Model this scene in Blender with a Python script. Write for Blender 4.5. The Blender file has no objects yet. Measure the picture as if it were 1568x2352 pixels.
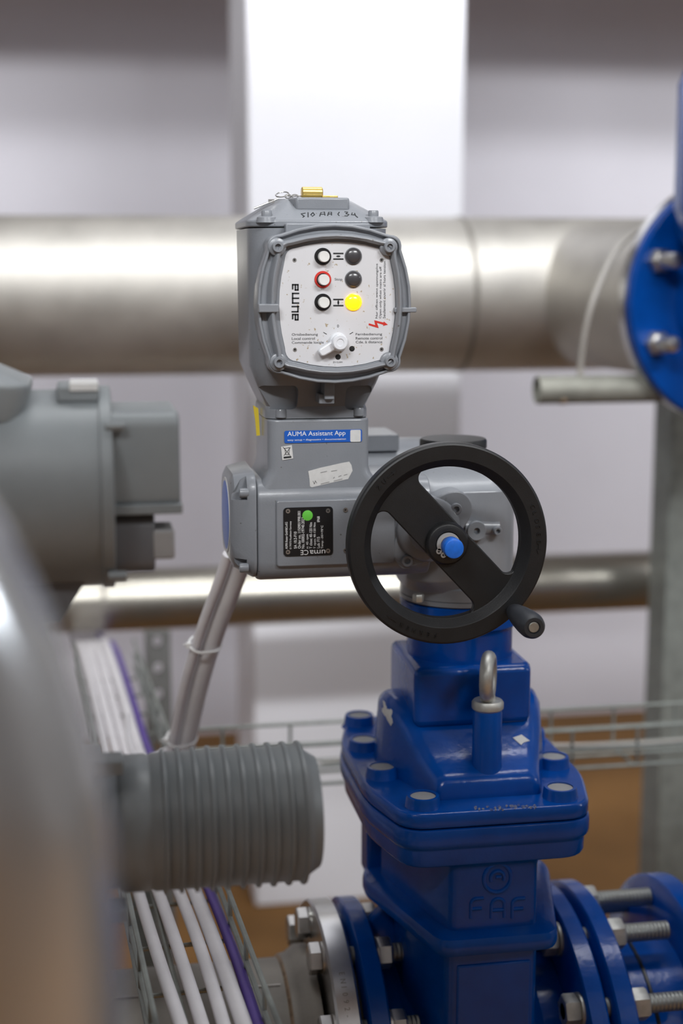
import bpy, bmesh, math, random
from mathutils import Vector as V, Matrix as M
random.seed(7)
sc = bpy.context.scene
COL = sc.collection

# ---------------------------------------------------------------- camera
F_PX, YAW, PITCH = 3400.0, math.radians(10.0), math.radians(9.6)
EYE = V((0, 0, 1.5))
FW = V((math.sin(YAW)*math.cos(PITCH), math.cos(YAW)*math.cos(PITCH), -math.sin(PITCH)))
RT = V((math.cos(YAW), -math.sin(YAW), 0)); UP = RT.cross(FW)
cam_d = bpy.data.cameras.new('camera'); cam = bpy.data.objects.new('camera', cam_d); COL.objects.link(cam)
cam.location = EYE
cam.rotation_euler = M((RT, UP, -FW)).transposed().to_euler()
cam_d.sensor_fit = 'VERTICAL'; cam_d.sensor_height = 36; cam_d.sensor_width = 24
cam_d.lens = F_PX/2352*36
cam_d.clip_start = .02
cam_d.dof.use_dof = True; cam_d.dof.focus_distance = 1.455; cam_d.dof.aperture_fstop = 2.6
sc.camera = cam
# ---------------------------------------------------------------- world, lamps, exposure
w = bpy.data.worlds.new('world'); sc.world = w; w.use_nodes = True
w.node_tree.nodes['Background'].inputs[0].default_value = (.80, .84, 1, 1)
w.node_tree.nodes['Background'].inputs[1].default_value = .35
sc.view_settings.view_transform = 'Standard'; sc.view_settings.look = 'None'
sc.view_settings.exposure = 0.20; sc.view_settings.gamma = 1; sc.view_settings.use_curve_mapping = False
def area(name, loc, sx, sy, power, target=None, col=(.97, .985, 1)):
    d = bpy.data.lights.new(name, 'AREA'); d.shape = 'RECTANGLE'; d.size = sx; d.size_y = sy
    d.energy = power; d.color = col
    o = bpy.data.objects.new(name, d); COL.objects.link(o); o.location = loc
    if target is not None:
        o.rotation_euler = (V(target)-V(loc)).to_track_quat('-Z', 'Y').to_euler()
    return o
area('ceiling_lamp', (-1.0, -1.4, 3.7), 1.5, .3, 84, (0, 1.6, 0))
area('ceiling_lamp', (1.6, -1.4, 3.7), 1.5, .3, 94, (1, 1.6, 0))
area('ceiling_lamp', (-0.8, .35, 3.7), 1.5, .25, 48, (-.2, 3.0, .5))
area('ceiling_lamp', (1.7, .35, 3.7), 1.5, .25, 56, (1.4, 3.0, .5))
area('ceiling_lamp', (0.6, 1.75, 3.75), 2.2, .3, 26)
area('window_daylight', (5.93, .55, 3.2), 1.1, 1.1, 135, (0, .55, 2.4), (.86, .93, 1))

# ---------------------------------------------------------------- pixel -> world point on a plane of known depth
def ray(x, y): return FW + RT*((x-784)/F_PX) - UP*((y-1176)/F_PX)
def at(x, y, Y):
    r = ray(x, y); return EYE + r*(Y/r.y)
def atx(x, y, X):
    r = ray(x, y); return EYE + r*(X/r.x)
def atz(x, y, Z):
    r = ray(x, y); return EYE + r*((Z-EYE.z)/r.z)
def on_plane(x, y, p0, n):
    r = ray(x, y); return EYE + r*((V(p0)-EYE).dot(n)/r.dot(n))

# ---------------------------------------------------------------- materials
MATS = {}
def mat(name, col, rough=.5, metal=0, var=.0, vscale=20, bump=0, bscale=200, coat=0, spec=.5, col2=None, lo=.45, hi=.6, rvar=0):
    m = bpy.data.materials.new(name); m.use_nodes = True; MATS[name] = m
    nt = m.node_tree; b = nt.nodes['Principled BSDF']
    b.inputs['Base Color'].default_value = (*col, 1); b.inputs['Roughness'].default_value = rough
    b.inputs['Metallic'].default_value = metal; b.inputs['Specular IOR Level'].default_value = spec
    b.inputs['Coat Weight'].default_value = coat; b.inputs['Coat Roughness'].default_value = .12
    tc = nt.nodes.new('ShaderNodeTexCoord')
    if var or col2:
        n = nt.nodes.new('ShaderNodeTexNoise'); n.inputs['Scale'].default_value = vscale; n.inputs['Detail'].default_value = 5
        nt.links.new(tc.outputs['Object'], n.inputs['Vector'])
        r = nt.nodes.new('ShaderNodeValToRGB'); nt.links.new(n.outputs['Fac'], r.inputs['Fac'])
        c2 = col2 if col2 else tuple(min(1, c*(1+var)) for c in col)
        c1 = col if col2 else tuple(c*(1-var) for c in col)
        r.color_ramp.elements[0].position = lo if col2 else .3; r.color_ramp.elements[1].position = hi if col2 else .7
        r.color_ramp.elements[0].color = (*c1, 1); r.color_ramp.elements[1].color = (*c2, 1)
        nt.links.new(r.outputs['Color'], b.inputs['Base Color'])
        if rvar:
            mr = nt.nodes.new('ShaderNodeMapRange'); mr.inputs['To Min'].default_value = rough-rvar; mr.inputs['To Max'].default_value = rough+rvar
            nt.links.new(n.outputs['Fac'], mr.inputs['Value']); nt.links.new(mr.outputs['Result'], b.inputs['Roughness'])
    if bump:
        n = nt.nodes.new('ShaderNodeTexNoise'); n.inputs['Scale'].default_value = bscale; n.inputs['Detail'].default_value = 3
        nt.links.new(tc.outputs['Object'], n.inputs['Vector'])
        bp = nt.nodes.new('ShaderNodeBump'); bp.inputs['Strength'].default_value = bump; bp.inputs['Distance'].default_value = .001
        nt.links.new(n.outputs['Fac'], bp.inputs['Height']); nt.links.new(bp.outputs['Normal'], b.inputs['Normal'])
    return m
mat('hall', (.42, .42, .43), .8)
mat('wall', (.73, .715, .775), .8, var=.03, vscale=3, bump=.2, bscale=60)
mat('column', (.785, .785, .83), .75, var=.02, vscale=3, bump=.2, bscale=60)
mat('slab', (.45, .42, .40), .9, var=.06, vscale=4)
mat('floor', (.21, .105, .032), .7, var=.22, vscale=2.5, spec=.2)
mat('grey_paint', (.215, .228, .250), .33, var=.05, vscale=30, bump=.12, bscale=500, coat=.15)
mat('grey_dark', (.12, .125, .135), .4, var=.05, vscale=30)
mat('grey_front', (.205, .225, .235), .42, var=.06, vscale=25, bump=.1, bscale=400)
mat('blue_paint', (.0003, .058, .31), .20, var=.12, vscale=25, bump=.3, bscale=140, coat=0, spec=.34)
mat('black_plastic', (.009, .0095, .0105), .46, var=.2, vscale=60, bump=.15, bscale=900)
mat('handle_plastic', (.032, .036, .044), .5, var=.1, vscale=60, bump=.2, bscale=900)
mat('black', (.008, .008, .009), .35)
mat('hole', (.006, .006, .006), .7)
mat('stainless_small', (.43, .41, .36), .33, .95, var=.1, vscale=9)
mat('stainless', (.55, .53, .49), .54, .87, var=.12, vscale=9, rvar=.08)
mat('stainless_dull', (.33, .31, .28), .58, .85, var=.18, vscale=14, bump=.15, bscale=200, rvar=.1)
mat('stainless_ring', (.62, .62, .62), .28, 1, var=.08, vscale=40)
mat('weld', (.34, .25, .17), .5, .9, var=.3, vscale=90, bump=.6, bscale=300)
mat('steel', (.60, .59, .57), .33, 1, var=.1, vscale=60)
mat('clip', (.50, .50, .49), .35, .3)
mat('zinc', (.50, .50, .47), .5, .9, var=.18, vscale=70, bump=.2, bscale=300)
mat('galvanised', (.27, .29, .27), .58, .5, var=.15, vscale=40)
mat('cap_grey', (.30, .30, .30), .6, var=.06, vscale=80)
mat('plate_white', (.60, .60, .62), .42, col2=(.60, .60, .62))
mat('white_plastic', (.72, .72, .70), .35)
mat('clear_knob', (.74, .76, .80), .18, coat=.5)
mat('red', (.55, .03, .02), .4)
mat('print_black', (.012, .014, .016), .5)
mat('print_white', (.80, .80, .80), .5)
mat('print_grey', (.25, .25, .25), .6)
mat('label_white', (.60, .60, .59), .5, var=.05, vscale=200)
mat('label_blue', (.012, .10, .46), .35)
mat('green', (.13, .55, .06), .5)
mat('brass', (.82, .60, .18), .30, .85, var=.08, vscale=90)
mat('yellow', (.85, .65, .05), .5)
mat('cable_grey', (.70, .69, .70), .5, var=.04, vscale=30)
mat('cable_thin', (.42, .40, .37), .5)
mat('strut', (.17, .17, .165), .6, .4, var=.15, vscale=30)
mat('conduit', (.27, .27, .235), .6, .4, var=.15, vscale=30)
mat('cable_white', (.74, .72, .74), .5, var=.04, vscale=30)
mat('cable_purple', (.10, .055, .30), .45)
mat('zip_white', (.85, .85, .84), .4)
mat('blue_cap', (.012, .16, .72), .42, var=.12, vscale=200)
mat('lens_dark', (.050, .048, .052), .28, coat=.3)
mat('jacket', (.50, .505, .51), .18, .7, var=.05, vscale=8)
mat('chip', (.20, .20, .20), .7, col2=(.02, .05, .20), vscale=420, lo=.42, hi=.55)
# dirt flecks on the panel plate
def flecks(m, dirt, scale, lo, hi):
    nt = m.node_tree; b = nt.nodes['Principled BSDF']
    base = b.inputs['Base Color'].links[0].from_socket if b.inputs['Base Color'].links else None
    mix = nt.nodes.new('ShaderNodeMix'); mix.data_type = 'RGBA'
    if base: nt.links.new(base, mix.inputs[6])
    else: mix.inputs[6].default_value = b.inputs['Base Color'].default_value
    mix.inputs[7].default_value = (*dirt, 1)
    tc = nt.nodes.new('ShaderNodeTexCoord'); n = nt.nodes.new('ShaderNodeTexNoise')
    n.inputs['Scale'].default_value = scale; n.inputs['Detail'].default_value = 2
    nt.links.new(tc.outputs['Object'], n.inputs['Vector'])
    r = nt.nodes.new('ShaderNodeMapRange'); r.inputs['From Min'].default_value = lo; r.inputs['From Max'].default_value = hi
    nt.links.new(n.outputs['Fac'], r.inputs['Value']); nt.links.new(r.outputs['Result'], mix.inputs[0])
    nt.links.new(mix.outputs[2], b.inputs['Base Color'])
flecks(MATS['plate_white'], (.36, .29, .19), 260, .675, .72)
flecks(MATS['grey_paint'], (.10, .095, .09), 170, .73, .78)
# lit lamp
m = mat('lamp_amber', (1, .55, .02), .2, coat=.5)
b = m.node_tree.nodes['Principled BSDF']; b.inputs['Emission Color'].default_value = (1, .40, .0, 1); b.inputs['Emission Strength'].default_value = 1.5
# threads
for nm, src, s in (('thread', (.34, .35, .33), 420),):
    m = mat(nm, src, .45, .9); nt = m.node_tree; b = nt.nodes['Principled BSDF']
    tc = nt.nodes.new('ShaderNodeTexCoord'); wv = nt.nodes.new('ShaderNodeTexWave'); wv.inputs['Scale'].default_value = s/6.283
    nt.links.new(tc.outputs['Object'], wv.inputs['Vector'])
    bp = nt.nodes.new('ShaderNodeBump'); bp.inputs['Distance'].default_value = .0012; bp.inputs['Strength'].default_value = .8
    nt.links.new(wv.outputs['Fac'], bp.inputs['Height']); nt.links.new(bp.outputs['Normal'], b.inputs['Normal'])

# ---------------------------------------------------------------- mesh helpers
def frame(axis):
    a = V(axis).normalized(); t = V((0, 0, 1)) if abs(a.z) < .9 else V((0, 1, 0))
    u = t.cross(a).normalized(); return a, u, a.cross(u)
def rrect(hx, hy, r, k=5):
    out = []
    for cx, cy, a0 in ((hx-r, hy-r, 0), (-hx+r, hy-r, 90), (-hx+r, -hy+r, 180), (hx-r, -hy+r, 270)):
        for i in range(k+1):
            a = math.radians(a0+90*i/k); out.append((cx+r*math.cos(a), cy+r*math.sin(a)))
    return out
def squircle(a, b, n, N=64):
    out = []
    for i in range(N):
        t = 2*math.pi*(i+.5)/N; c, s = math.cos(t), math.sin(t)
        out.append((a*math.copysign(abs(c)**(2/n), c), b*math.copysign(abs(s)**(2/n), s)))
    return out
def round_poly(pts, r, k=4):
    out = []; n = len(pts)
    for i in range(n):
        p0, p, p1 = V(pts[i-1]), V(pts[i]), V(pts[(i+1) % n])
        rr = r[i] if isinstance(r, (list, tuple)) else r
        d0, d1 = (p0-p), (p1-p); q = min(rr, d0.length*.45, d1.length*.45)
        a, c = p+d0.normalized()*q, p+d1.normalized()*q
        for j in range(k+1):
            t = j/k; out.append(tuple((1-t)**2*a+2*t*(1-t)*p+t*t*c))
    return out
class MB:
    def __init__(s): s.v = []; s.f = []
    def add(s, vs, fs):
        o = len(s.v); s.v += [tuple(v) for v in vs]; s.f += [tuple(i+o for i in f) for f in fs]; return s
    def loft(s, loops, cap0=True, cap1=True, closed=False):
        n = len(loops[0]); vs = [p for l in loops for p in l]; fs = []
        K = len(loops)
        for k in range(K if closed else K-1):
            k2 = (k+1) % K
            for i in range(n):
                j = (i+1) % n; fs.append((k*n+i, k*n+j, k2*n+j, k2*n+i))
        if not closed:
            if cap0: fs.append(tuple(range(n))[::-1])
            if cap1: fs.append(tuple((K-1)*n+i for i in range(n)))
        return s.add(vs, fs)
    def lathe(s, o, axis, prof, n=32, closed=False):
        a, u, v = frame(axis); o = V(o); loops = []
        for r, h in prof:
            r = max(r, 1e-5)
            loops.append([o+a*h+(u*math.cos(2*math.pi*i/n)+v*math.sin(2*math.pi*i/n))*r for i in range(n)])
        return s.loft(loops, not closed, not closed, closed)
    def cyl(s, p0, p1, r, n=24, r1=None, ch=0):
        p0, p1 = V(p0), V(p1); L = (p1-p0).length; r1 = r if r1 is None else r1
        if ch: return s.lathe(p0, p1-p0, [(r-ch, 0), (r, ch), (r1, L-ch), (r1-ch, L)], n)
        return s.lathe(p0, p1-p0, [(r, 0), (r1, L)], n)
    def box(s, lo, hi):
        (a, b, c), (d, e, f) = lo, hi
        vs = [(x, y, z) for z in (c, f) for y in (b, e) for x in (a, d)]
        return s.add(vs, [(0, 2, 3, 1), (4, 5, 7, 6), (0, 1, 5, 4), (2, 6, 7, 3), (0, 4, 6, 2), (1, 3, 7, 5)])
    def tube(s, pts, r, n=10, closed=False):
        pts = [V(p) for p in pts]; K = len(pts); loops = []; u = None
        for k in range(K):
            if closed: t = pts[(k+1) % K]-pts[k-1]
            else: t = pts[min(k+1, K-1)]-pts[max(k-1, 0)]
            t.normalize()
            if u is None: _, u, _ = frame(t)
            u = (u-t*u.dot(t)).normalized(); v = t.cross(u)
            rr = r[k] if isinstance(r, (list, tuple)) else r
            loops.append([pts[k]+(u*math.cos(2*math.pi*i/n)+v*math.sin(2*math.pi*i/n))*rr for i in range(n)])
        return s.loft(loops, closed=closed)
    def prism(s, pts, y0, y1):          # outline in X-Z, extruded along Y
        return s.loft([[(x, y0, z) for x, z in pts], [(x, y1, z) for x, z in pts]])
    def prismz(s, pts, z0, z1):         # outline in X-Y, extruded along Z
        return s.loft([[(x, y, z0) for x, y in pts], [(x, y, z1) for x, y in pts]])
    def hexa(s, p0, p1, r, rot=0.0):
        p0, p1 = V(p0), V(p1); a, u, v = frame(p1-p0); L = (p1-p0).length
        def lp(h, q, c=0):
            return [p0+a*h+(u*math.cos(rot+math.pi*i/3)+v*math.sin(rot+math.pi*i/3))*q for i in range(6)]
        return s.loft([lp(0, r*.93), lp(L*.12, r), lp(L*.85, r), lp(L, r*.9)])
def mesh_of(mb, name, ang=40):
    me = bpy.data.meshes.new(name); me.from_pydata(mb.v, [], mb.f)
    bm = bmesh.new(); bm.from_mesh(me); bmesh.ops.remove_doubles(bm, verts=bm.verts, dist=1e-6)
    bmesh.ops.recalc_face_normals(bm, faces=bm.faces); bm.to_mesh(me); bm.free()
    for p in me.polygons: p.use_smooth = True
    me.set_sharp_from_angle(angle=math.radians(ang)); return me
def link(name, me, material, parent=None, loc=None):
    if material and not me.materials: me.materials.append(MATS[material])
    o = bpy.data.objects.new(name, me); COL.objects.link(o)
    if loc is not None: o.location = loc
    if parent is not None:
        o.parent = parent; o.matrix_parent_inverse = WORLD[parent.name].inverted()
    WORLD[o.name] = M.Translation(V(loc) if loc is not None else V((0, 0, 0)))
    return o
WORLD = {}
def build(mb, name, material, parent=None, bevel=0, seg=2, ang=40, label=None, sub=0):
    me = mesh_of(mb, name, ang); o = link(name, me, material, parent)
    if bevel:
        b = o.modifiers.new('bevel', 'BEVEL'); b.width = bevel; b.segments = seg; b.limit_method = 'ANGLE'; b.angle_limit = math.radians(32)
        b.harden_normals = False
    if label: o['label'] = label
    return o
def thing(name, label, cat, loc=(0, 0, 0), group=None):
    o = bpy.data.objects.new(name, None); COL.objects.link(o); o.location = loc; o.empty_display_size = .05
    WORLD[o.name] = M.Translation(V(loc)); o['label'] = label; o['category'] = cat
    if group: o['group'] = group
    return o
def tag(o, label, cat, group=None):
    o['label'] = label; o['category'] = cat
    if group: o['group'] = group
    return o
def struct(o, label=None):
    o['kind'] = 'structure'
    if label: o['label'] = label
    return o
def cut(obj, mb):                        # boolean difference baked into the mesh
    me = mesh_of(mb, 'cutter'); c = bpy.data.objects.new('cutter', me); COL.objects.link(c)
    md = obj.modifiers.new('cut', 'BOOLEAN'); md.operation = 'DIFFERENCE'; md.object = c; md.solver = 'EXACT'
    bpy.context.view_layer.update()
    dg = bpy.context.evaluated_depsgraph_get()
    new = bpy.data.meshes.new_from_object(obj.evaluated_get(dg)); obj.modifiers.clear(); old = obj.data; obj.data = new
    bpy.data.meshes.remove(old); bpy.data.objects.remove(c); bpy.data.meshes.remove(me)
    for p in new.polygons: p.use_smooth = True
    new.set_sharp_from_angle(angle=math.radians(40))
# --- lettering
def glyphs(s, extrude=0.0):
    cu = bpy.data.curves.new('lettering', 'FONT'); cu.body = s; cu.size = 1; cu.extrude = extrude; cu.resolution_u = 3
    o = bpy.data.objects.new('lettering', cu); COL.objects.link(o)
    dg = bpy.context.evaluated_depsgraph_get(); me = bpy.data.meshes.new_from_object(o.evaluated_get(dg))
    bpy.data.objects.remove(o); bpy.data.curves.remove(cu); return me
FRONT = M(((1, 0, 0, 0), (0, 0, -1, 0), (0, 1, 0, 0), (0, 0, 0, 1)))   # text plane facing the camera side (-Y)
def text_box(s, x0, y0, x1, y1, Y, material, parent, rot=0, name='lettering', thick=.00015):
    """lettering that fills the rectangle whose corners are seen at (x0,y0)-(x1,y1) on the plane at depth Y"""
    me = glyphs(s, .5); A = at(x0, y1, Y); B = at(x1, y0, Y)
    xs = [v.co.x for v in me.vertices]; ys = [v.co.y for v in me.vertices]
    w0, h0 = max(xs)-min(xs), max(ys)-min(ys); cx, cy = (max(xs)+min(xs))/2, (max(ys)+min(ys))/2
    W, H = B.x-A.x, B.z-A.z
    if rot in (90, -90): W, H = H, W
    c = (A+B)/2
    T = M.Translation(c) @ FRONT @ M.Rotation(math.radians(rot), 4, 'Z') @ M.Diagonal((W/w0, H/h0, thick, 1)) @ M.Translation((-cx, -cy, 0))
    me.transform(T); return link(name, me, material, parent)
def ribbon(strokes, width, Y, material, parent, name, thick=.0002):
    """flat printed strokes: each a list of pixel points on the plane at depth Y"""
    mb = MB()
    for st in strokes:
        for a, b in zip(st[:-1], st[1:]):
            p, q = at(*a, Y), at(*b, Y); d = (q-p).normalized(); nrm = V((-d.z, 0, d.x))*width/2; d = d*width/2
            p = p-d*.9; q = q+d*.9
            mb.prism([((p+nrm).x, (p+nrm).z), ((p-nrm).x, (p-nrm).z), ((q-nrm).x, (q-nrm).z), ((q+nrm).x, (q+nrm).z)], Y, Y-thick)
    return build(mb, name, material, parent)
def px_poly(pts, Y, y1): 
    return [(at(x, y, Y).x, at(x, y, Y).z) for x, y in pts], Y, y1
def disc_px(mb, x, y, rpx, Y, t, n=28):
    c = at(x, y, Y); r = rpx*scale(Y); return mb.lathe(c, (0, -1, 0), [(r, 0), (r, t*.7), (r*.96, t)], n)
def scale(Y): return (at(885, 900, Y)-at(785, 900, Y)).length/100
def socket_screw(mb, p, axis, r, h):
    mb.lathe(p, axis, [(r, 0), (r, h*.82), (r*.88, h), (r*.52, h), (r*.50, h*.45), (0, h*.45)], 18)
def catmull(pts, n=8):
    pts = [V(p) for p in pts]; out = []
    P = [2*pts[0]-pts[1]]+pts+[2*pts[-1]-pts[-2]]
    for i in range(1, len(P)-2):
        a, b, c, d = P[i-1:i+3]
        for k in range(n):
            t = k/n; out.append(.5*((2*b)+(c-a)*t+(2*a-5*b+4*c-d)*t*t+(3*b-a-3*c+d)*t**3))
    out.append(pts[-1]); return out

# ================================================================ THE SETTING
YW = 4.6
struct(build(MB().box((-3.2, -4.2, -.1), (6.0, YW+.2, 0)), 'floor', 'floor'), 'ochre brown plant room floor')
struct(build(MB().box((-3.2, YW, 0), (6.0, YW+.2, 4.2)), 'wall_back', 'wall'), 'white painted back wall in the shade')
struct(build(MB().box((-3.4, -4.2, 0), (-3.2, YW+.2, 4.2)), 'wall_left', 'hall'))
struct(build(MB().box((6.0, -4.2, 0), (6.2, YW+.2, 4.2)), 'wall_right', 'hall'))
wf = struct(build(MB().box((5.94, -.08, 2.57), (6.0, 0, 3.83)).box((5.94, 1.1, 2.57), (6.0, 1.18, 3.83)).box((5.94, 0, 2.57), (6.0, 1.1, 2.65)).box((5.94, 0, 3.75), (6.0, 1.1, 3.83)), 'window_1', 'wall'), 'high window in the right wall')
struct(build(MB().box((-3.2, -4.4, 0), (6.0, -4.2, 4.2)), 'wall_rear', 'hall'))
struct(build(MB().box((-3.4, -4.4, 4.2), (6.2, YW+.2, 4.3)), 'ceiling', 'hall'))
struct(build(MB().box((-3.2, 3.27, 2.44), (6.0, YW, 2.64)), 'trim_1', 'slab'), 'grey concrete landing slab over the back wall')
struct(build(MB().box((-3.2, -.75, 2.42), (6.0, -.2, 2.62)), 'shade_slab_1', 'slab'), 'unseen grey slab added above and behind the camera to shade the lower objects')  # added out of view: blocks the rear lamps from the low foreground parts
struct(build(MB().box((-3.2, .55, 2.54), (6.0, 1.2, 2.74)), 'shade_slab_2', 'slab'), 'unseen grey slab added overhead to shade the valve but not the column')  # added out of view: keeps the middle lamps off the actuator and valve
YC = 3.27
cx0, cx1 = at(568, 300, YC).x, at(1066, 300, YC).x
struct(build(MB().box((cx0, YC, 0), (cx1, YC+.36, 4.2)), 'wall_column', 'column', bevel=.006), 'white square column behind the actuator')

# ================================================================ BACKGROUND PIPES
YB, ZB, RB = 2.8, 1.437, .1465
t = thing('large_pipe', 'large stainless steel pipe running across behind the actuator', 'pipe', (0, YB, ZB-RB))
build(MB().cyl((-2.2, YB, ZB), (3.6, YB, ZB), RB, 64), 'pipe_wall', 'stainless', t)
for x in (at(1050, 680, YB).x, at(100, 680, YB).x - 1.2):
    build(MB().lathe((x-.006, YB, ZB), (1, 0, 0), [(RB-.002, 0), (RB+.002, .003), (RB+.002, .009), (RB-.002, .012)], 64), 'weld_seam', 'stainless_dull', t)
FX, FY = 1.055, 2.275       # centre of the blue flange of the branch
build(MB().lathe((FX-.174*(YB-FY), YB, ZB), (.174*(YB-FY)-.0, FY-YB, 0), [(.1365, .02), (.1365, .52)], 56), 'branch_pipe', 'stainless', t, label='stainless branch pipe turning towards the blue flange')
bd = V((.174*(YB-FY), FY-YB, 0)).normalized()
fc = V((FX, FY, ZB))
build(MB().lathe(fc-bd*.05, bd, [(.14, 0), (.198, .008), (.198, .026), (.14, .026)], 72), 'flange', 'stainless_ring', t, label='bright stainless flange ring against the blue flange')
for s in (-2.0, 2.9):
    build(MB().box((s-.03, YB-.03, 0), (s+.03, YB+.03, ZB-RB+.01)), 'support_post', 'galvanised', t)

t = thing('blue_valve', 'blue cast valve with bolted flange at the right edge', 'valve', (FX, FY, 1.2))
_, bu, bv = frame(bd)
build(MB().lathe(fc-bd*.022, bd, [(.12, 0), (.198, .001), (.2, .004), (.2, .020), (.197, .024), (.14, .026), (.125, .03), (.118, .09), (.10, .16), (.10, .3)], 72), 'flange', 'blue_paint', t)
build(MB().lathe(fc+bd*.12, (0, 0, 1), [(.09, -.10), (.10, .0), (.13, .05), (.166, .10), (.173, .14), (.173, .33), (.165, .35), (.08, .36), (.08, .5)], 48), 'valve_neck', 'blue_paint', t)
# bolt positions on the flange: at 158 and 202 degrees or so from the right-hand axis
for q in (0, 1, 2, 3, 4, 5, 6, 7):
    a = math.radians(22.5+45*q)
    p = fc+(V((bd.y*-1, bd.x, 0))*math.cos(a)+V((0, 0, 1))*math.sin(a))*.168
    bo = build(MB().hexa(p+bd*.002, p+bd*.020, .0205), 'nut', 'steel', t)
    build(MB().lathe(p+bd*.018, bd, [(.0135, 0), (.0135, .036), (.011, .042), (.004, .0435)], 20), 'bolt_end', 'steel', bo)

# short open conduit pipe with cable
c0, c1 = at(1232, 894, 2.30), at(1700, 890, 2.30)
t = thing('conduit_pipe', 'short open-ended grey conduit pipe under the large pipe', 'pipe', c0)
z = (c0.z+c1.z)/2
build(MB().lathe((c0.x, 2.30, z), (1, 0, 0), [(.0195, .04), (.0195, 0), (.0225, 0), (.023, .002), (.023, c1.x-c0.x), (0, c1.x-c0.x)], 32), 'conduit_wall', 'conduit', t)
build(MB().lathe((c0.x+.042, 2.30-.012, z-.0185), (0, -.55, -.84), [(.009, -.003), (.008, .0012), (.005, .002)], 12), 'rust_stain', 'weld', t)
tag(build(MB().tube(catmull([(at(1330, 885, 2.30)), at(1332, 850, 2.30), at(1342, 770, 2.28), at(1362, 690, 2.27), at(1400, 600, 2.29), at(1440, 548, 2.32), at(1500, 505, 2.36)]), .0052, 10), 'thin_cable', 'cable_thin'),
    'thin grey cable looping from the conduit to the blue flange', 'cable')

# lower pipe
YL = 2.86; pl = at(390, 1376, YL); pr_ = at(1500, 1328, YL); ZL = (pl.z+pr_.z)/2; RL = .0605
t = thing('lower_pipe', 'thinner stainless pipe at mid height in front of the column', 'pipe', (.8, YL, ZL-RL))
build(MB().cyl((-1.6, YL, ZL), (1.30, YL, ZL), RL, 48), 'pipe_wall', 'stainless_small', t)
xs = at(232, 1400, YL).x
build(MB().lathe((xs, YL, ZL), (1, 0, 0), [(RL-.001, 0), (RL+.0015, .003), (RL+.0015, .008), (RL-.001, .011)], 48), 'weld_seam', 'stainless_dull', t)
# right steel post
p = at(1531, 1300, 2.62)
tag(build(MB().box((p.x, 2.62, 0), (p.x+.09, 2.71, at(1531, 905, 2.62).z)), 'steel_post', 'galvanised', bevel=.004), 'grey square steel post at the right edge beside the valve', 'post')

# ================================================================ CABLE TRAYS
ZT, TH = .812, .046
def wire_tray(name, label, xy_fn, length, width, step, first=0.02, ZT=ZT, TH=TH, floor_wires=(.33, .66)):
    """basket tray: xy_fn(s, q) -> world x,y for run position s and cross position q"""
    t = thing(name, label, 'cable tray', (*xy_fn(0, 0), ZT))
    r = .0024
    for i, (q, h) in enumerate([(0, TH), (0, TH*.45), (0, 0)]+[(width*f, 0) for f in floor_wires]+[(width, 0), (width, TH*.45), (width, TH)]):
        pts = [(*xy_fn(s, q), ZT+h) for s in (0, length)]
        build(MB().tube(pts, r*1.15, 8), 'rail_wire', 'galvanised', t)
    s = first; mesh0 = None
    while s < length:
        pts = [(*xy_fn(s, 0), ZT+TH), (*xy_fn(s, 0), ZT+.006), (*xy_fn(s, .006), ZT-.0045), (*xy_fn(s, width-.006), ZT-.0045), (*xy_fn(s, width), ZT+.006), (*xy_fn(s, width), ZT+TH)]
        if mesh0 is None:
            s0 = s; mesh0 = build(MB().tube(pts, r, 8), 'cross_wire', 'galvanised', t)
        else:
            d = V((*xy_fn(s, 0), 0))-V((*xy_fn(s0, 0), 0)); link('cross_wire', mesh0.data, None, t, d)
        s += step
    return t
# tray running away from the camera on the left
TA = atz(640, 2352, ZT+TH); TB = atz(307, 1470, ZT+TH)
LA = atz(372, 2352, ZT+TH)
dT = V((TB.x-TA.x, TB.y-TA.y)); LT = dT.length; dT.normalize(); nT = V((-dT.y, dT.x)); WT = .102
def run_a(s, q): 
    p = V((TA.x, TA.y))+dT*(s-.45)+nT*q; return (p.x, p.y)
wire_tray('wire_cable_tray', 'galvanised wire basket tray with cables running back under the ribbed motor', run_a, LT+.45, WT, .1)
YT2 = 1.98
def run_b(s, q): return (.13+s, YT2+.0+q)
wire_tray('wire_cable_tray', 'galvanised wire basket tray crossing behind the blue gate valve', run_b, 2.8, .10, .1, .06, ZT-.042, .058, (.5,))
# slotted strut
p0 = at(333, 1500, 2.64); p1 = at(392, 1500, 2.64)
so = thing('slotted_strut', 'grey slotted steel strut standing behind the wire tray', 'strut', (p0.x, 2.64, 0))
mb = MB(); zt = at(360, 1452, 2.64).z
ob = build(MB().box((p0.x, 2.64, 0), (p1.x, 2.665, zt)), 'channel', 'strut', so)
cb = MB(); zz = zt-.02
while zz > .5:
    cb.loft([[((p0.x+p1.x)/2+x, y, zz+z_) for x, z_ in rrect(.0075, .0125, .0074, 4)] for y in (2.62, 2.68)]); zz -= .05
cut(ob, cb)
# tray bracket posts
for nm, (x, y), lb in (('tray_post', run_a(1.15, WT/2), 'galvanised post under the left wire tray'), ('tray_post', (2.2, YT2+.05), 'galvanised post under the crossing wire tray')):
    tag(build(MB().box((x-.015, y-.015, 0), (x+.015, y+.015, ZT-.050 if x > 1.5 else ZT-.0065)), nm, 'galvanised'), lb, 'post')

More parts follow.
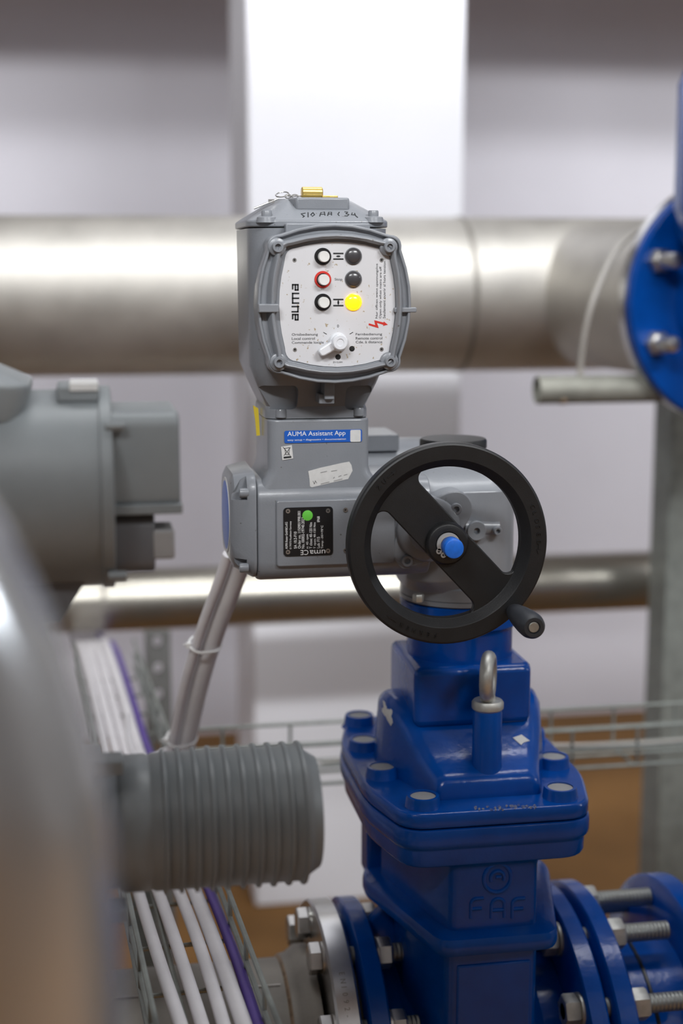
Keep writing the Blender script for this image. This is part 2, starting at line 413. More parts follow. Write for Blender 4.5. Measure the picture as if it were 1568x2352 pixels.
# cables in the tray
def tray_cable(name, label, material, r, pix_bottom, seq, zc=None):
    """seq: (run position s, cross position q, height above tray)"""
    pts = [(*run_a(s, q), ZT+h) for s, q, h in seq]
    return tag(build(MB().tube(catmull(pts, 8), r, 12), name, material), label, 'cable', 'cables lying in the left wire tray')
LEN = LT+.45
def lay(name, label, m_, r, qs, seed, far):
    """qs: cross positions along the near part; far: (cross position, extra height) the cable drifts to further back"""
    rnd = random.Random(seed); seq = []
    for k, q in enumerate(qs):
        f = min(1, max(0, (k-3.6)/2.2)); f = f*f*(3-2*f)
        seq.append((LEN*k/8, q*(1-f)+far[0]*f+rnd.uniform(-.001, .001), r+.0033+far[1]*f+.003*rnd.random()*(k % 2)))
    seq += [(LEN+.10, far[0], r+far[1]), (LEN+.22, far[0], r+far[1]-.02), (LEN+.38, far[0], far[1]-.068), (LEN+.62, far[0], far[1]-.075)]
    return tray_cable(name, label, m_, r, 0, seq)
cr = .0066
lay('power_cable', 'white cable nearest the left side of the wire tray', 'cable_white', cr, [.078, .076, .072, .080, .086, .088, .084, .080, .076], 1, (.084, 0))
lay('power_cable', 'second white cable from the left in the wire tray', 'cable_white', cr, [.060, .058, .054, .058, .064, .066, .063, .060, .057], 2, (.0695, 0))
lay('power_cable', 'third white cable from the left in the wire tray', 'cable_white', cr, [.043, .041, .037, .038, .043, .045, .044, .042, .040], 3, (.055, 0))
lay('power_cable', 'thicker pinkish white cable beside the purple cable in the wire tray', 'cable_white', .0078, [.026, .024, .020, .021, .025, .027, .025, .024, .022], 4, (.039, 0))
pc = lay('bus_cable', 'purple cable along the right side of the wire tray', 'cable_purple', .0056, [.009, .007, .0065, .0065, .008, .009, .0085, .008, .007], 5, (.0245, 0))
def zip_tie(label, p, axis, r, group='white cable ties'):
    a, u, v = frame(axis); mb = MB().lathe(V(p)-a*.002, a, [(r+.0004, 0), (r+.0012, .0004), (r+.0012, .0036), (r+.0004, .004)], 18, closed=True)
    q = V(p)+u*(r+.002); 
    mb.box(q-V((.0028, .0028, .0028)), q+V((.0028, .0028, .0028))); mb.tube([q, q+u*.008+a*.004], .0011, 6)
    return tag(build(mb, 'cable_tie', 'zip_white'), label, 'cable tie', group)
zip_tie('white cable tie around the purple cable below the ribbed motor', (*run_a(.50, .0065), ZT+.007), (dT.x, dT.y, 0), .0056)

# ================================================================ MAIN ACTUATOR
XS, YS = .408, 1.557          # stem axis
act = thing('electric_actuator', 'grey electric valve actuator with white control panel and black handwheel', 'actuator', (XS, YS, 1.128))
XA, YA = .2355, 1.525
def rr_loop(cx, cy, z, hx, hy, r): return [(cx+x, cy+y, z) for x, y in rrect(hx, hy, r, 6)]
# control housing with tapered foot
z510, z850, z900, z945, z962 = (at(716, y, 1.45).z for y in (524, 842, 896, 948, 966))
hs = build(MB().loft([rr_loop(XA, YA, z962, .0525, .054, .016), rr_loop(XA, YA, z945, .0525, .054, .016), rr_loop(XA, YA, z945+.004, .0512, .053, .016),
    rr_loop(XA, YA, z900+.004, .0615, .064, .022), rr_loop(XA, YA, z850, .0690, .073, .028), rr_loop(XA, YA, z510, .0700, .075, .03)]), 'control_housing', 'grey_paint', act, bevel=.0015)
pk = MB()
for xa, xb in ((598, 688), (798, 862)):
    a, b = at(xa, 950, 1.455), at(xb, 896, 1.455)
    pk.loft([[(x, y, zz) for x, zz in rrect_off] for y, rrect_off in ((1.40, [((a.x+b.x)/2+x, (a.z+b.z)/2+zz+.003) for x, zz in rrect((b.x-a.x)/2, (b.z-a.z)/2+.001, .006)]), (1.478, [((a.x+b.x)/2+x, (a.z+b.z)/2+zz+.003) for x, zz in rrect((b.x-a.x)/2, (b.z-a.z)/2+.001, .006)]))])
hs.modifiers.clear(); cut(hs, pk)
bv_ = hs.modifiers.new('bevel', 'BEVEL'); bv_.width = .0013; bv_.segments = 2; bv_.limit_method = 'ANGLE'; bv_.angle_limit = math.radians(32)
for px, py in ((645, 949), (823, 945)):
    p = at(px, py, 1.473); mb = MB(); socket_screw(mb, p-V((0, 0, .004)), (0, 0, 1), .0058, .008); build(mb, 'housing_screw', 'grey_paint', act)
# lid
zl0, zl1 = at(716, 524, 1.45).z, at(716, 511, 1.447).z
ztop = at(740, 456, 1.48).z
lid = build(MB().loft([rr_loop(XA, YA, zl0+.001, .0685, .0735, .028), rr_loop(XA, YA, zl0+.0012, .0712, .0765, .03), rr_loop(XA, YA, zl1+.002, .0712, .0765, .03), rr_loop(XA, YA, zl1+.0042, .0685, .0735, .03),
    rr_loop(XA, YA, ztop-.002, .040, .040, .02), rr_loop(XA, YA, ztop, .036, .036, .018)]), 'housing_lid', 'grey_paint', act, bevel=.0012)
a, b = at(680, 456, 1.468), at(802, 484, 1.468)
build(MB().prismz([(a.x-.008, 1.50), (a.x, 1.468), (b.x, 1.468), (b.x+.003, 1.50)], b.z, ztop+.0006), 'lid_boss', 'grey_paint', act, bevel=.002)
for px, py, Y in ((612, 497, 1.457), (857, 497, 1.457)):
    p = at(px, py, Y); mb = MB().lathe(p-V((0, 0, .006)), (0, 0, 1), [(.0105, 0), (.0095, .005), (.0075, .006)], 20); build(mb, 'screw_boss', 'grey_paint', act)
    mb = MB(); socket_screw(mb, p-V((0, 0, .0005)), (0, 0, 1), .0052, .0062); build(mb, 'lid_screw', 'grey_paint', act)
# handwritten mark on the sloping lid front
sl0 = V((XA, YA-.0735, zl1+.0042)); sl1 = V((XA, YA-.040, ztop-.002)); sn = V((1, 0, 0)).cross(sl1-sl0).normalized()
if sn.y > 0: sn = -sn
def zz8(pts): return [(540+x*380/1568, 400+y*160/660) for x, y in pts]
strokes = [zz8([(665, 370), (625, 378), (640, 392), (655, 400), (640, 410)]), zz8([(690, 365), (690, 408)]), zz8([(735, 366), (716, 385), (730, 402), (752, 385), (737, 366)]),
    zz8([(800, 400), (812, 365), (845, 360), (850, 392)]), zz8([(800, 382), (848, 380)]), zz8([(875, 395), (885, 362), (912, 362), (912, 390)]), zz8([(875, 380), (912, 378)]),
    zz8([(985, 362), (972, 380), (985, 395)]), zz8([(1035, 358), (1065, 362), (1048, 376), (1078, 384), (1060, 398), (1035, 396)]), zz8([(1108, 368), (1100, 386), (1132, 388)]), zz8([(1132, 372), (1140, 395), (1160, 412)])]
mb = MB()
for s in strokes: mb.tube([on_plane(x, y, sl0, sn)+sn*.0001 for x, y in s], .00055, 6)
build(mb, 'handwriting', 'print_black', act, label='black marker writing S10 AA 134')
# ---- panel cover
YP = 1.424
pc_ = at(768, 699, YP); SP = scale(YP)
def barrel(a, b, cx=.87, cy=.86, k=.15, m=7, c=5):
    """outline with four bowed sides and rounded corners"""
    def top(t): return (t, b*(1-k*(t/(cx*a))**2))
    def side(t): return (a*(1-k*(t/(cy*b))**2), t)
    q = []; x1, y1 = .70*a, .68*b
    A = [side(-y1+2*y1*i/(m-1)) for i in range(m)]; B = [top(x1-2*x1*i/(m-1)) for i in range(m)]
    def corner(p, r_):
        w_ = (cx*a*1.035, cy*b*1.035); return [tuple((1-t)**2*p[d]+2*t*(1-t)*w_[d]+t*t*r_[d] for d in (0, 1)) for t in [(i+1)/(c+1) for i in range(c)]]
    half = A+corner(A[-1], B[0])+B
    C = [(-x, y) for x, y in corner(A[-1], B[0])][::-1]
    up = half+C
    return up+[(-x, -y) for x, y in up]
def sq(Y, a, b, cx=.87, cy=.86, k=.15, dx=0, dz=0): return [(pc_.x+dx+x, Y, pc_.z+dz+z_) for x, z_ in barrel(a, b, cx, cy, k)]
OUT = (.86, .83, .20)
cover = build(MB().loft([sq(1.505, .066, .070, .86, .86, .14, -.004), sq(1.466, .0735, .075, *OUT, -.001), sq(1.446, .0755, .0765, *OUT), sq(YP-.001, .0755, .0765, *OUT), sq(YP-.003, .0748, .0758, *OUT), sq(YP-.003, .0728, .0738, *OUT), sq(YP+.0015, .0718, .0728, *OUT, .0003),
    sq(YP+.0015, .0672, .0695, .865, .85, .16, .0008), sq(YP-.006, .0648, .0672, .87, .86, .15, .001), sq(YP-.0085, .0632, .0657, .87, .86, .15, .001), sq(YP-.0085, .0620, .0645, .87, .86, .15, .001), sq(YP-.006, .0602, .0628, .87, .86, .15, .001), sq(YP+.001, .0594, .0620, .87, .86, .15, .001)], True, True), 'panel_cover', 'grey_paint', act, bevel=.0006)
for px, py in ((637, 567), (893, 567), (640, 832), (895, 830)):
    p = at(px, py, YP-.005)
    build(MB().lathe(p+V((0, .012, 0)), (0, -1, 0), [(.0098, 0), (.0085, .0115), (.0075, .0122)], 20), 'screw_boss', 'grey_paint', cover)
    mb = MB(); socket_screw(mb, p+V((0, .0005, 0)), (0, -1, 0), .0056, .0058); build(mb, 'cover_screw', 'grey_paint', cover)
def px_box(x0, y0, x1, y1, Y, back): 
    a, b = at(x0, y1, Y), at(x1, y0, Y); return (a.x, Y, a.z), (b.x, back, b.z)
build(MB().box(*px_box(594, 698, 641, 718, YP-.010, YP+.012)), 'lock_tab', 'grey_paint', cover, bevel=.001)
build(MB().box(*px_box(905, 706, 957, 718, YP-.004, YP+.002)), 'lock_tab', 'grey_paint', cover, bevel=.001)
# rib across the left channel
build(MB().tube(catmull([at(641, 592, YP-.002), at(631, 640, YP-.002), at(627, 690, YP-.002)], 6), .0026, 10), 'cover_ridge', 'grey_paint', cover)
build(MB().box(*px_box(656, 513, 850, 560, 1.438, 1.49)), 'cover_bracket', 'grey_paint', act, bevel=.0015)
mb = MB().box(*px_box(745, 878, 768, 918, 1.440, 1.478)); mb.box(*px_box(733, 905, 768, 928, 1.445, 1.478)); build(mb, 'lower_lug', 'grey_paint', act, bevel=.001)
# ---- white plate with controls
YQ = YP+.0003
pq = at(775, 700, YQ); SQ = scale(YQ)
plate = build(MB().prism([(pq.x+x, pq.z+z_) for x, z_ in barrel(131*SQ, 138*SQ)], YQ+.0015, YQ), 'control_plate', 'plate_white', act, label='white control plate with buttons and lamps')
for py, m_ in ((589, 'black'), (642, 'red'), (694, 'black')):
    build(disc_px(MB(), 741, py, 18.8, YQ, .0012), 'button_ring', m_, plate)
    build(disc_px(MB(), 741.3, py+.3, 14.2, YQ-.0008, .0007), 'button_well', 'black', plate)
    c = at(741.5, py+.5, YQ)
    build(MB().lathe(c, (0, -1, 0), [(.0053, 0), (.0053, .0078), (.0049, .0084), (0, .0081)], 28), 'push_button', 'white_plastic', plate)
for py, m_ in ((588, 'lens_dark'), (641, 'lens_dark'), (694, 'lamp_amber')):
    c = at(811, py, YQ)
    build(MB().lathe(c, (0, -1, 0), [(.0083, 0), (.0083, .0010), (.0079, .0013)], 28), 'lamp_bezel', 'grey_dark' if m_ == 'lens_dark' else 'lamp_amber', plate)
    o = build(MB().lathe(c, (0, -1, 0), [(.0077, 0)]+[(.0077*math.cos(a), .0013+.0035*math.sin(a)) for a in (0, .3, .6, .9, 1.2, 1.4)]+[(0, .0048)], 28), 'signal_lamp', m_, plate)
    if m_ == 'lamp_amber': o['label'] = 'lit amber signal lamp'
def Z4(p): return [(640+x*280/1568, 560+y*300/1680) for x, y in p]
# valve symbols
ribbon([Z4([(708, 124), (824, 124)]), Z4([(708, 196), (824, 196)])], .0014, YQ, 'print_black', plate, 'valve_symbol')
ribbon([Z4([(708, 716), (824, 716)]), Z4([(708, 795), (824, 795)])], .0014, YQ, 'print_black', plate, 'valve_symbol')
ribbon([Z4([(765, 716), (765, 795)])], .0005, YQ, 'print_black', plate, 'valve_symbol')
for cx, cy, ax, ay in ((765, 160, 28, 12), (765, 755, 12, 28)):
    pts = []
    for i in range(24):
        t_ = 2*math.pi*i/24; c_, s_ = math.cos(t_), math.sin(t_)
        if ax > ay: pts.append((cx+ax*c_, cy+ay*math.copysign(abs(s_)**1.3, s_)))
        else: pts.append((cx+ax*math.copysign(abs(c_)**1.3, c_), cy+ay*s_))
    build(MB().prism(*px_poly(Z4(pts), YQ, YQ-.0002)), 'valve_symbol', 'print_black', plate)
arrow = [(1158, 1022), (1240, 1046), (1226, 982), (1345, 1012), (1350, 998), (1402, 1040), (1340, 1056), (1343, 1041), (1262, 1016), (1285, 1085), (1155, 1046)]
build(MB().prism(*px_poly(Z4(arrow), YQ, YQ-.0002)), 'warning_arrow', 'red', plate, label='red lightning arrow')
def T4(s, x0, y0, x1, y1, rot=0, **k): 
    (a, b), (c, d) = Z4([(x0, y0), (x1, y1)]); return text_box(s, a, b, c, d, YQ-.0001, 'print_black', plate, rot, **k)
T4('Stop', 718, 440, 817, 482)
T4('0', 750, 1040, 773, 1075)
T4('Ortsbedienung', 168, 1148, 502, 1192); T4('Local control', 168, 1200, 464, 1236); T4('Commande locale', 168, 1250, 577, 1286)
T4('Fernbedienung', 990, 1145, 1328, 1187); T4('Remote control', 990, 1196, 1332, 1232); T4('Cde. à distance', 990, 1244, 1330, 1280)
T4('Nur öffnen wenn spannungslos', 1243, 255, 1282, 958, 90); T4('Open only when mains are off', 1290, 292, 1330, 958, 90); T4('Seulement ouvrir si hors tension', 1338, 222, 1375, 958, 90)
T4('Z112.591', 696, 1512, 818, 1534)
for tk in ([(576, 1140), (614, 1162)], [(914, 1160), (952, 1138)]): ribbon([Z4(tk)], .0006, YQ, 'print_black', plate, 'position_tick')
# maker's lettering, read upwards: strokes drawn in the zoomed frame (each letter 100 wide along y)
def logo(y_base, kind):   # letter cells run up the plate from y_base; x 172..255 is the letter height (top..bottom)
    L = 172; R = 252; mid = 211; yb = y_base
    if kind == 'a': return [[(L+6, yb-20), (L+6, yb-72), (R-6, yb-72), (R-6, yb-5), (mid+2, yb-5), (mid+2, yb-72)]], 74
    if kind == 'u': return [[(L, yb-8), (R-6, yb-8), (R-6, yb-75), (L, yb-75)], [(R-6, yb-75), (R+2, yb-75)]], 82
    if kind == 'm': return [[(R+2, yb-8), (L+6, yb-8), (L+6, yb-132), (R+2, yb-132)], [(L+6, yb-70), (R+2, yb-70)]], 138
logo_strokes = []
for ch, yb in (('a', 982), ('u', 882), ('m', 770), ('a', 598)):
    logo_strokes += [Z4(s) for s in logo(yb, ch)[0]]
ribbon(logo_strokes, .00145, YQ, 'print_black', plate, 'maker_lettering')
# plate screws and holes
for px, py in ((676, 597), (876, 597), (677, 803), (876, 802)):
    build(disc_px(MB(), px, py, 4.6, YQ, .0006, 16), 'plate_rivet', 'steel', plate); build(disc_px(MB(), px, py, 2.3, YQ-.0006, .0001, 12), 'rivet_hole', 'hole', plate)
for px, py, r in ((808, 801, 6.3), (776, 820, 6.3)):
    build(disc_px(MB(), px, py, r, YQ, .0001, 20), 'lock_hole', 'hole', plate)
# selector knob
c = at(776, 785, YQ)
build(MB().lathe(c, (0, -1, 0), [(.0092, 0), (.0092, .004), (.0082, .0056)], 32), 'selector_base', 'clear_knob', plate)
e0, e1 = at(776, 785, YQ), at(733, 813, YQ); d = (e1-e0).normalized(); n_ = V((-d.z, 0, d.x))
e1b = at(737, 808, YQ)
lev = []
for p_, hw in ((e0, .0058), (e0+(e1b-e0)*.45, .0046), (e1b, .0042)): lev.append((p_, hw))
outl = [(p_+n_*hw) for p_, hw in lev]+[e1b+d*.003+n_*.0028, e1b+d*.003-n_*.0028]+[(p_-n_*hw) for p_, hw in lev[::-1]]
build(MB().prism([(p_.x, p_.z) for p_ in outl], YQ-.002, YQ-.0085), 'selector_lever', 'clear_knob', plate, bevel=.0014)
build(MB().lathe(c+V((0, -.004, 0)), (0, -1, 0), [(.0078, 0), (.0076, .0085), (.0066, .0095), (.0036, .0095), (.0034, .0088), (0, .0088)], 32), 'selector_knob', 'clear_knob', plate)
# ---- gear housing: neck, horizontal body, end cap
YN = 1.468
zn0 = z962
zn1, zn2, zn3 = (at(716, y, YN).z for y in (1075, 1105, 1140))
body = build(MB().loft([rr_loop(XA+.001, YA, zn0-.0008, .0522, .056, .012), rr_loop(XA+.001, YA, zn1, .0522, .0565, .012), rr_loop(XA+.001, YA, zn1-.007, .0545, .0566, .012), rr_loop(XA+.002, YA, zn2-.004, .0620, .0568, .012), rr_loop(XA+.004, YA, zn3, .074, .057, .014)]), 'gear_neck', 'grey_paint', act, bevel=.002, seg=3)
zb0, zb1 = at(700, 1330, 1.475).z, at(700, 1102, 1.475).z; zc = (zb0+zb1)/2; hz = (zb1-zb0)/2
def xl(X, hy, hz_, r, cy=YA, cz=zc): return [(X, cy+y, cz+z_) for y, z_ in rrect(hy, hz_, r, 6)]
xb0 = at(588, 1200, 1.475).x
hbody = build(MB().loft([xl(xb0, .060, hz, .022), xl(xb0+.004, .0615, hz+.0008, .022), xl(.33, .0615, hz+.0008, .022), xl(.352, .060, hz, .022)]), 'worm_housing', 'grey_paint', act, bevel=.0015)
build(MB().loft([[(p[0], y, p[1]) for p in [((at(634, 1148, 1.464).x+at(905, 1148, 1.464).x)/2+x, (at(700, 1148, 1.464).z+at(700, 1298, 1.464).z)/2+z_) for x, z_ in rrect((at(905, 1148, 1.464).x-at(634, 1148, 1.464).x)/2+e, (at(700, 1148, 1.464).z-at(700, 1298, 1.464).z)/2+e, .003)]] for y, e in ((1.475, .003), (1.4605, 0))]), 'nameplate_pad', 'grey_paint', hbody, bevel=.001)
xe = at(514, 1200, 1.55).x
zcap = (at(560, 1088, 1.47).z+at(560, 1332, 1.47).z)/2; hzc = (at(560, 1088, 1.47).z-at(560, 1332, 1.47).z)/2
endcap = build(MB().loft([xl(xe, .046, hzc-.014, .02, cz=zcap+.004), xl(xe+.004, .052, hzc-.006, .022, cz=zcap+.003), xl(xe+.022, .062, hzc, .022, cz=zcap), xl(xb0-.0008, .062, hzc, .022, cz=zcap)]), 'end_cap', 'grey_paint', act)
pk = MB()
for (py, s) in ((1130, 1), (1308, -1)):
    p = at(556, py, 1.463)
    pk.loft([[(p.x-.013, y, p.z-.010*s), (p.x+.0055, y, p.z-.010*s*.9), (p.x+.0055, y, p.z+.014*s), (p.x-.001, y, p.z+.010*s)] for y in (1.44, 1.478)])
cut(endcap, pk)
b_ = endcap.modifiers.new('bevel', 'BEVEL'); b_.width = .001; b_.segments = 2; b_.limit_method = 'ANGLE'; b_.angle_limit = math.radians(32)
for py in (1132, 1304):
    p = at(561, py, 1.470); mb = MB(); socket_screw(mb, p+V((.004, 0, 0)), (-1, 0, 0), .0050, .009); build(mb, 'cap_screw', 'grey_paint', endcap)
build(MB().lathe((xe, YA, zcap+.004), (-1, 0, 0), [(.036, 0), (.036, .0008), (.034, .0012), (0, .0012)], 36), 'round_sticker', 'label_blue', endcap, label='blue round sticker on the end face')
build(MB().lathe((xe, YA, zcap+.004), (-1, 0, 0), [(.0395, 0), (.0395, .0006), (.036, .0006)], 36), 'sticker_rim', 'label_white', endcap)
# gear case around the stem
XG = .396
def gl(z_, hx, hy0, hy1, r): return [(XG+x, YS+(hy1-hy0)/2+y, z_) for x, y in rrect(hx, (hy0+hy1)/2, r, 6)]
gc = build(MB().loft([gl(1.150, .054, .058, .06, .045), gl(1.166, .0595, .068, .07, .03), gl(1.262, .0595, .068, .07, .03), gl(1.272, .0580, .050, .068, .03), gl(1.288, .052, .040, .062, .03)]), 'gear_case', 'grey_paint', act, bevel=.0015)
build(MB().lathe((XS, YS, 1.1345), (0, 0, 1), [(.064, .0), (.0668, .0015), (.0668, .006), (.0655, .0065), (.0668, .0072), (.0668, .020), (.064, .022), (.060, .024), (.058, .030), (.056, .045)], 56), 'output_flange', 'grey_paint', act)
# rear motor
build(MB().lathe((.285, 1.70, 1.240), (1, 0, 0), [(.050, 0), (.055, .004), (.055, .17), (.05, .176), (0, .176)], 40).box((.30, 1.62, 1.21), (.36, 1.70, 1.27)).box((.315, 1.66, 1.285), (.36, 1.74, 1.303)), 'motor', 'grey_paint', act, label='grey motor at the back')
# stem cover tube and black cap
XK = .398; zk = at(1040, 1026, YS-.03).z
build(MB().cyl((XK, YS, 1.27), (XK, YS, zk-.003), .0345, 40), 'stem_tube', 'grey_paint', act)
build(MB().lathe((XK, YS, zk-.005), (0, 0, 1), [(.0355, 0), (.0365, .001), (.0365, .0085), (.035, .0105), (.020, .0112), (0, .0114)], 48), 'stem_cap', 'black_plastic', act, label='round black plastic cap')
# handwheel bearing plate and plugs
WX, WZ = .349, 1.228
a45 = [(WX+.004+x*math.cos(.72)-z_*math.sin(.72), WZ+x*math.sin(.72)+z_*math.cos(.72)) for x, z_ in squircle(.050, .024, 2.4, 48)]
bp_ = build(MB().prism(a45, 1.492, 1.462).lathe((WX, 1.47, WZ), (0, -1, 0), [(.034, -.02), (.034, .010), (.031, .013), (.022, .016), (.018, .03)], 40), 'bearing_cover', 'grey_paint', act, bevel=.0015)
for px, py in ((1045, 1168), (933, 1287)):
    p = at(px, py, 1.463); build(MB().cyl(p+V((0, .028, 0)), p, .0092, 20), 'screw_boss', 'grey_paint', bp_); mb = MB(); socket_screw(mb, p+V((0, .001, 0)), (0, -1, 0), .0062, .0065); build(mb, 'cover_screw', 'grey_paint', bp_)
p = at(1095, 1220, 1.482); build(MB().lathe(p+V((0, .008, 0)), (0, -1, 0), [(.0105, 0), (.0105, .006), (.0098, .008), (.0036, .008), (.0032, .003), (0, .003)], 28), 'drain_plug', 'grey_paint', gc)
q = at(1140, 1218, 1.484)
build(MB().tube([p+V((-.012, .012, .003)), q+V((.004, .012, .001))], .0095, 16), 'pad', 'grey_paint', gc); mb = MB(); socket_screw(mb, q, (0, -1, 0), .0046, .006); build(mb, 'pad_screw', 'grey_paint', gc)
p = at(960, 1372, 1.497); build(MB().hexa(p-V((0, 0, .0045)), p+V((0, 0, .0035)), .0062), 'flange_bolt', 'zinc', act)
# labels on the neck and body
YNF = YA-.0565-.0003
def px_rr(x0, y0, x1, y1, Y, rpx): 
    a, b = at(x0, y1, Y), at(x1, y0, Y); return [((a.x+b.x)/2+x, (a.z+b.z)/2+z_) for x, z_ in rrect((b.x-a.x)/2, (b.z-a.z)/2, rpx*scale(Y), 4)]
st = build(MB().prism(px_rr(653, 986, 831, 1018, YNF, 4), YNF+.0002, YNF-.0003), 'app_sticker', 'label_blue', body, label='blue app sticker')
text_box('AUMA Assistant App', 660, 989, 793, 1005, YNF-.0004, 'print_white', body)
text_box('easy setup • diagnostics • documentation', 660, 1006, 794, 1014, YNF-.0004, 'print_white', body)
build(MB().prism(px_rr(804, 987, 828, 1015, YNF, 3), YNF, YNF-.0005), 'sticker_window', 'label_white', body)
w0 = [(645, 1026), (670, 1022), (673, 1053), (648, 1057)]
build(MB().prism(*px_poly(w0, YNF, YNF-.0003)), 'bin_sticker', 'label_white', body, label='white crossed-out bin sticker')
ribbon([[(652, 1030), (666, 1028)], [(654, 1031), (656, 1044), (663, 1044), (664, 1030)], [(650, 1027), (666, 1046)], [(666, 1029), (652, 1046)]], .0005, YNF-.0003, 'print_black', body, 'bin_symbol')
ribbon([[(653, 1051), (667, 1049.5)]], .0018, YNF-.0003, 'print_black', body, 'bin_symbol')
def Z5(p): return [(620+x*240/1568, 960+y*340/2221) for x, y in p]
build(MB().prism(*px_poly(Z5([(572, 798), (760, 745), (900, 715), (1050, 680), (1187, 655), (1222, 710), (1237, 790), (1200, 860), (1170, 915), (900, 975), (625, 1040), (598, 1025), (590, 910)]), YNF, YNF-.0003)), 'torn_label', 'label_white', body, label='torn white paper label')
ribbon([Z5([(645, 950), (665, 985), (680, 945), (700, 975)]), Z5([(765, 990), (885, 960)]), Z5([(950, 905), (965, 890)]), Z5([(1030, 880), (1065, 865)]), Z5([(960, 945), (1080, 915)]), Z5([(1110, 860), (1155, 845)]), Z5([(760, 820), (850, 800)]), Z5([(920, 800), (1000, 785)])], .0007, YNF-.0003, 'print_grey', body, 'label_print')
# nameplate
YM = 1.4603
npl = build(MB().prism(px_rr(651, 1163, 764, 1278, YM, 8), YM, YM-.0008), 'nameplate', 'black', hbody, label='black riveted nameplate')
def N(s, xc, ytop, ybot, wpx=6.2): return text_box(s, xc-wpx/2, ytop, xc+wpx/2, ybot, YM-.0009, 'print_white', hbody, 90)
N('AUMA Riester GmbH&Co.KG', 657.5, 1199, 1261, 5); N('D 79373 Muellheim Germany', 667.5, 1197, 1261, 5); N('SA 10.2-F10', 678, 1221, 1260); N('Order no. 1150901998.001', 687, 1174, 1260); N('No. 00002-19740.2022', 695.5, 1188, 1260)
N('n: 45 rpm', 706, 1227, 1260); N('T close: 40-120 Nm', 713.5, 1200, 1260); N('T open: 40-120 Nm', 723, 1200, 1260); N('Lub: F15', 731, 1233, 1259); N('IP68', 731, 1186, 1199); N('Temp: -30/+70°C', 740, 1207, 1260)
text_box('auma', 711, 1262, 757, 1272, YM-.0009, 'print_white', hbody, 180); text_box('CE', 690, 1263, 708, 1275, YM-.0009, 'print_white', hbody, 180)
for px, py in ((661, 1174), (753, 1173), (661, 1268), (753, 1265), (793, 1171), (793, 1264)):
    build(disc_px(MB(), px, py, 5.2, YM-.0006, .0007, 16), 'rivet', 'steel', hbody); build(disc_px(MB(), px, py, 2.2, YM-.0013, .0001, 10), 'rivet_hole', 'hole', hbody)
build(disc_px(MB(), 706, 1184, 12, YM-.0008, .0003, 28), 'green_sticker', 'green', hbody, label='round green inspection sticker')

# ---- handwheel
WY = 1.378
wheel = build(MB().lathe((WX, WY, WZ), (0, -1, 0), [(.0757, -.018), (.0757, -.0085), (.0768, -.0075), (.0825, -.0005), (.0838, .0006), (.0975, .0014), (.0990, .0006), (.1, -.0015), (.1, -.012), (.099, -.0155), (.096, -.017), (.085, -.019), (.078, -.0195)], 128, closed=True), 'handwheel', 'black_plastic', act, ang=22, label='black two-spoke handwheel')
R_, h_, rho = .0762, .021, .0085
def bar_outline():
    pts = []
    cxx = math.sqrt((R_-rho)**2-(h_+rho)**2); cyy = h_+rho
    ta = math.atan2(cyy, cxx)         # direction of the tangent point on the rim
    for sx, sy in ((1, 1), (1, -1), (-1, -1), (-1, 1)):
        seq = []
        for i in range(9):            # fillet from the chord to the rim
            a0, a1 = -math.pi/2, ta; a = a0+(a1-a0)*i/8
            seq.append((sx*(cxx+rho*math.cos(a)), sy*(cyy+rho*math.sin(a))))
        seq.append((sx*.083*math.cos(ta), sy*.083*math.sin(ta)))
        pts += [seq if (sx*sy > 0) else seq[::-1]][0]
        if (sx, sy) in ((1, 1), (-1, -1)):
            for i in range(1, 8):
                a = ta-2*ta*i/8; pts.append((sx*.083*math.cos(a), sy*.083*math.sin(a)))
    return pts
an = math.radians(-47)
out = [(WX+x*math.cos(an)-y*math.sin(an), WZ+x*math.sin(an)+y*math.cos(an)) for x, y in bar_outline()]
build(MB().prism(out, WY+.0165, WY+.0085), 'spoke_web', 'black_plastic', wheel, bevel=.0012)
build(MB().lathe((WX, WY+.03, WZ), (0, -1, 0), [(.021, 0), (.0215, .018), (.0215, .024), (.0195, .0275), (.0185, .028), (.0125, .028), (.012, .027), (.0, .027)], 48), 'wheel_hub', 'black_plastic', wheel)
cl = [(math.radians(a)) for a in range(-115, 216, 10)]
mb = MB(); rin, rout = .0076, .0116; ring = [(WX+rout*math.cos(a), WZ+rout*math.sin(a)) for a in cl]+[(WX+rin*math.cos(a), WZ+rin*math.sin(a)) for a in cl[::-1]]
n2 = len(cl); 
for i in range(n2-1):
    a, b = cl[i], cl[i+1]
    mb.prism([(WX+rin*math.cos(a), WZ+rin*math.sin(a)), (WX+rout*math.cos(a), WZ+rout*math.sin(a)), (WX+rout*math.cos(b), WZ+rout*math.sin(b)), (WX+rin*math.cos(b), WZ+rin*math.sin(b))], WY+.0018, WY+.0004)
for a in (cl[0], cl[-1]):
    e = V((WX+.0115*math.cos(a), WY+.0004, WZ+.0115*math.sin(a))); mb.lathe(e, (0, 1, 0), [(.0012, 0), (.0028, 0), (.0028, .0014), (.0012, .0014)], 14, closed=True)
build(mb, 'circlip', 'clip', wheel, label='steel retaining ring on the hub')
build(MB().lathe((WX, WY+.01, WZ), (0, -1, 0), [(.0074, 0), (.0074, .016), (.0074, .0165), (.0070, .018)], 28), 'wheel_shaft', 'weld', wheel)
build(MB().lathe((WX, WY, WZ), (0, -1, 0), [(.0084, .006), (.0096, .0075), (.0098, .020), (.0093, .0225), (.008, .0232), (0, .0234)], 32), 'shaft_plug', 'blue_cap', wheel, label='bright blue plug on the wheel shaft')
hp = at(1178, 1403, WY-.001)
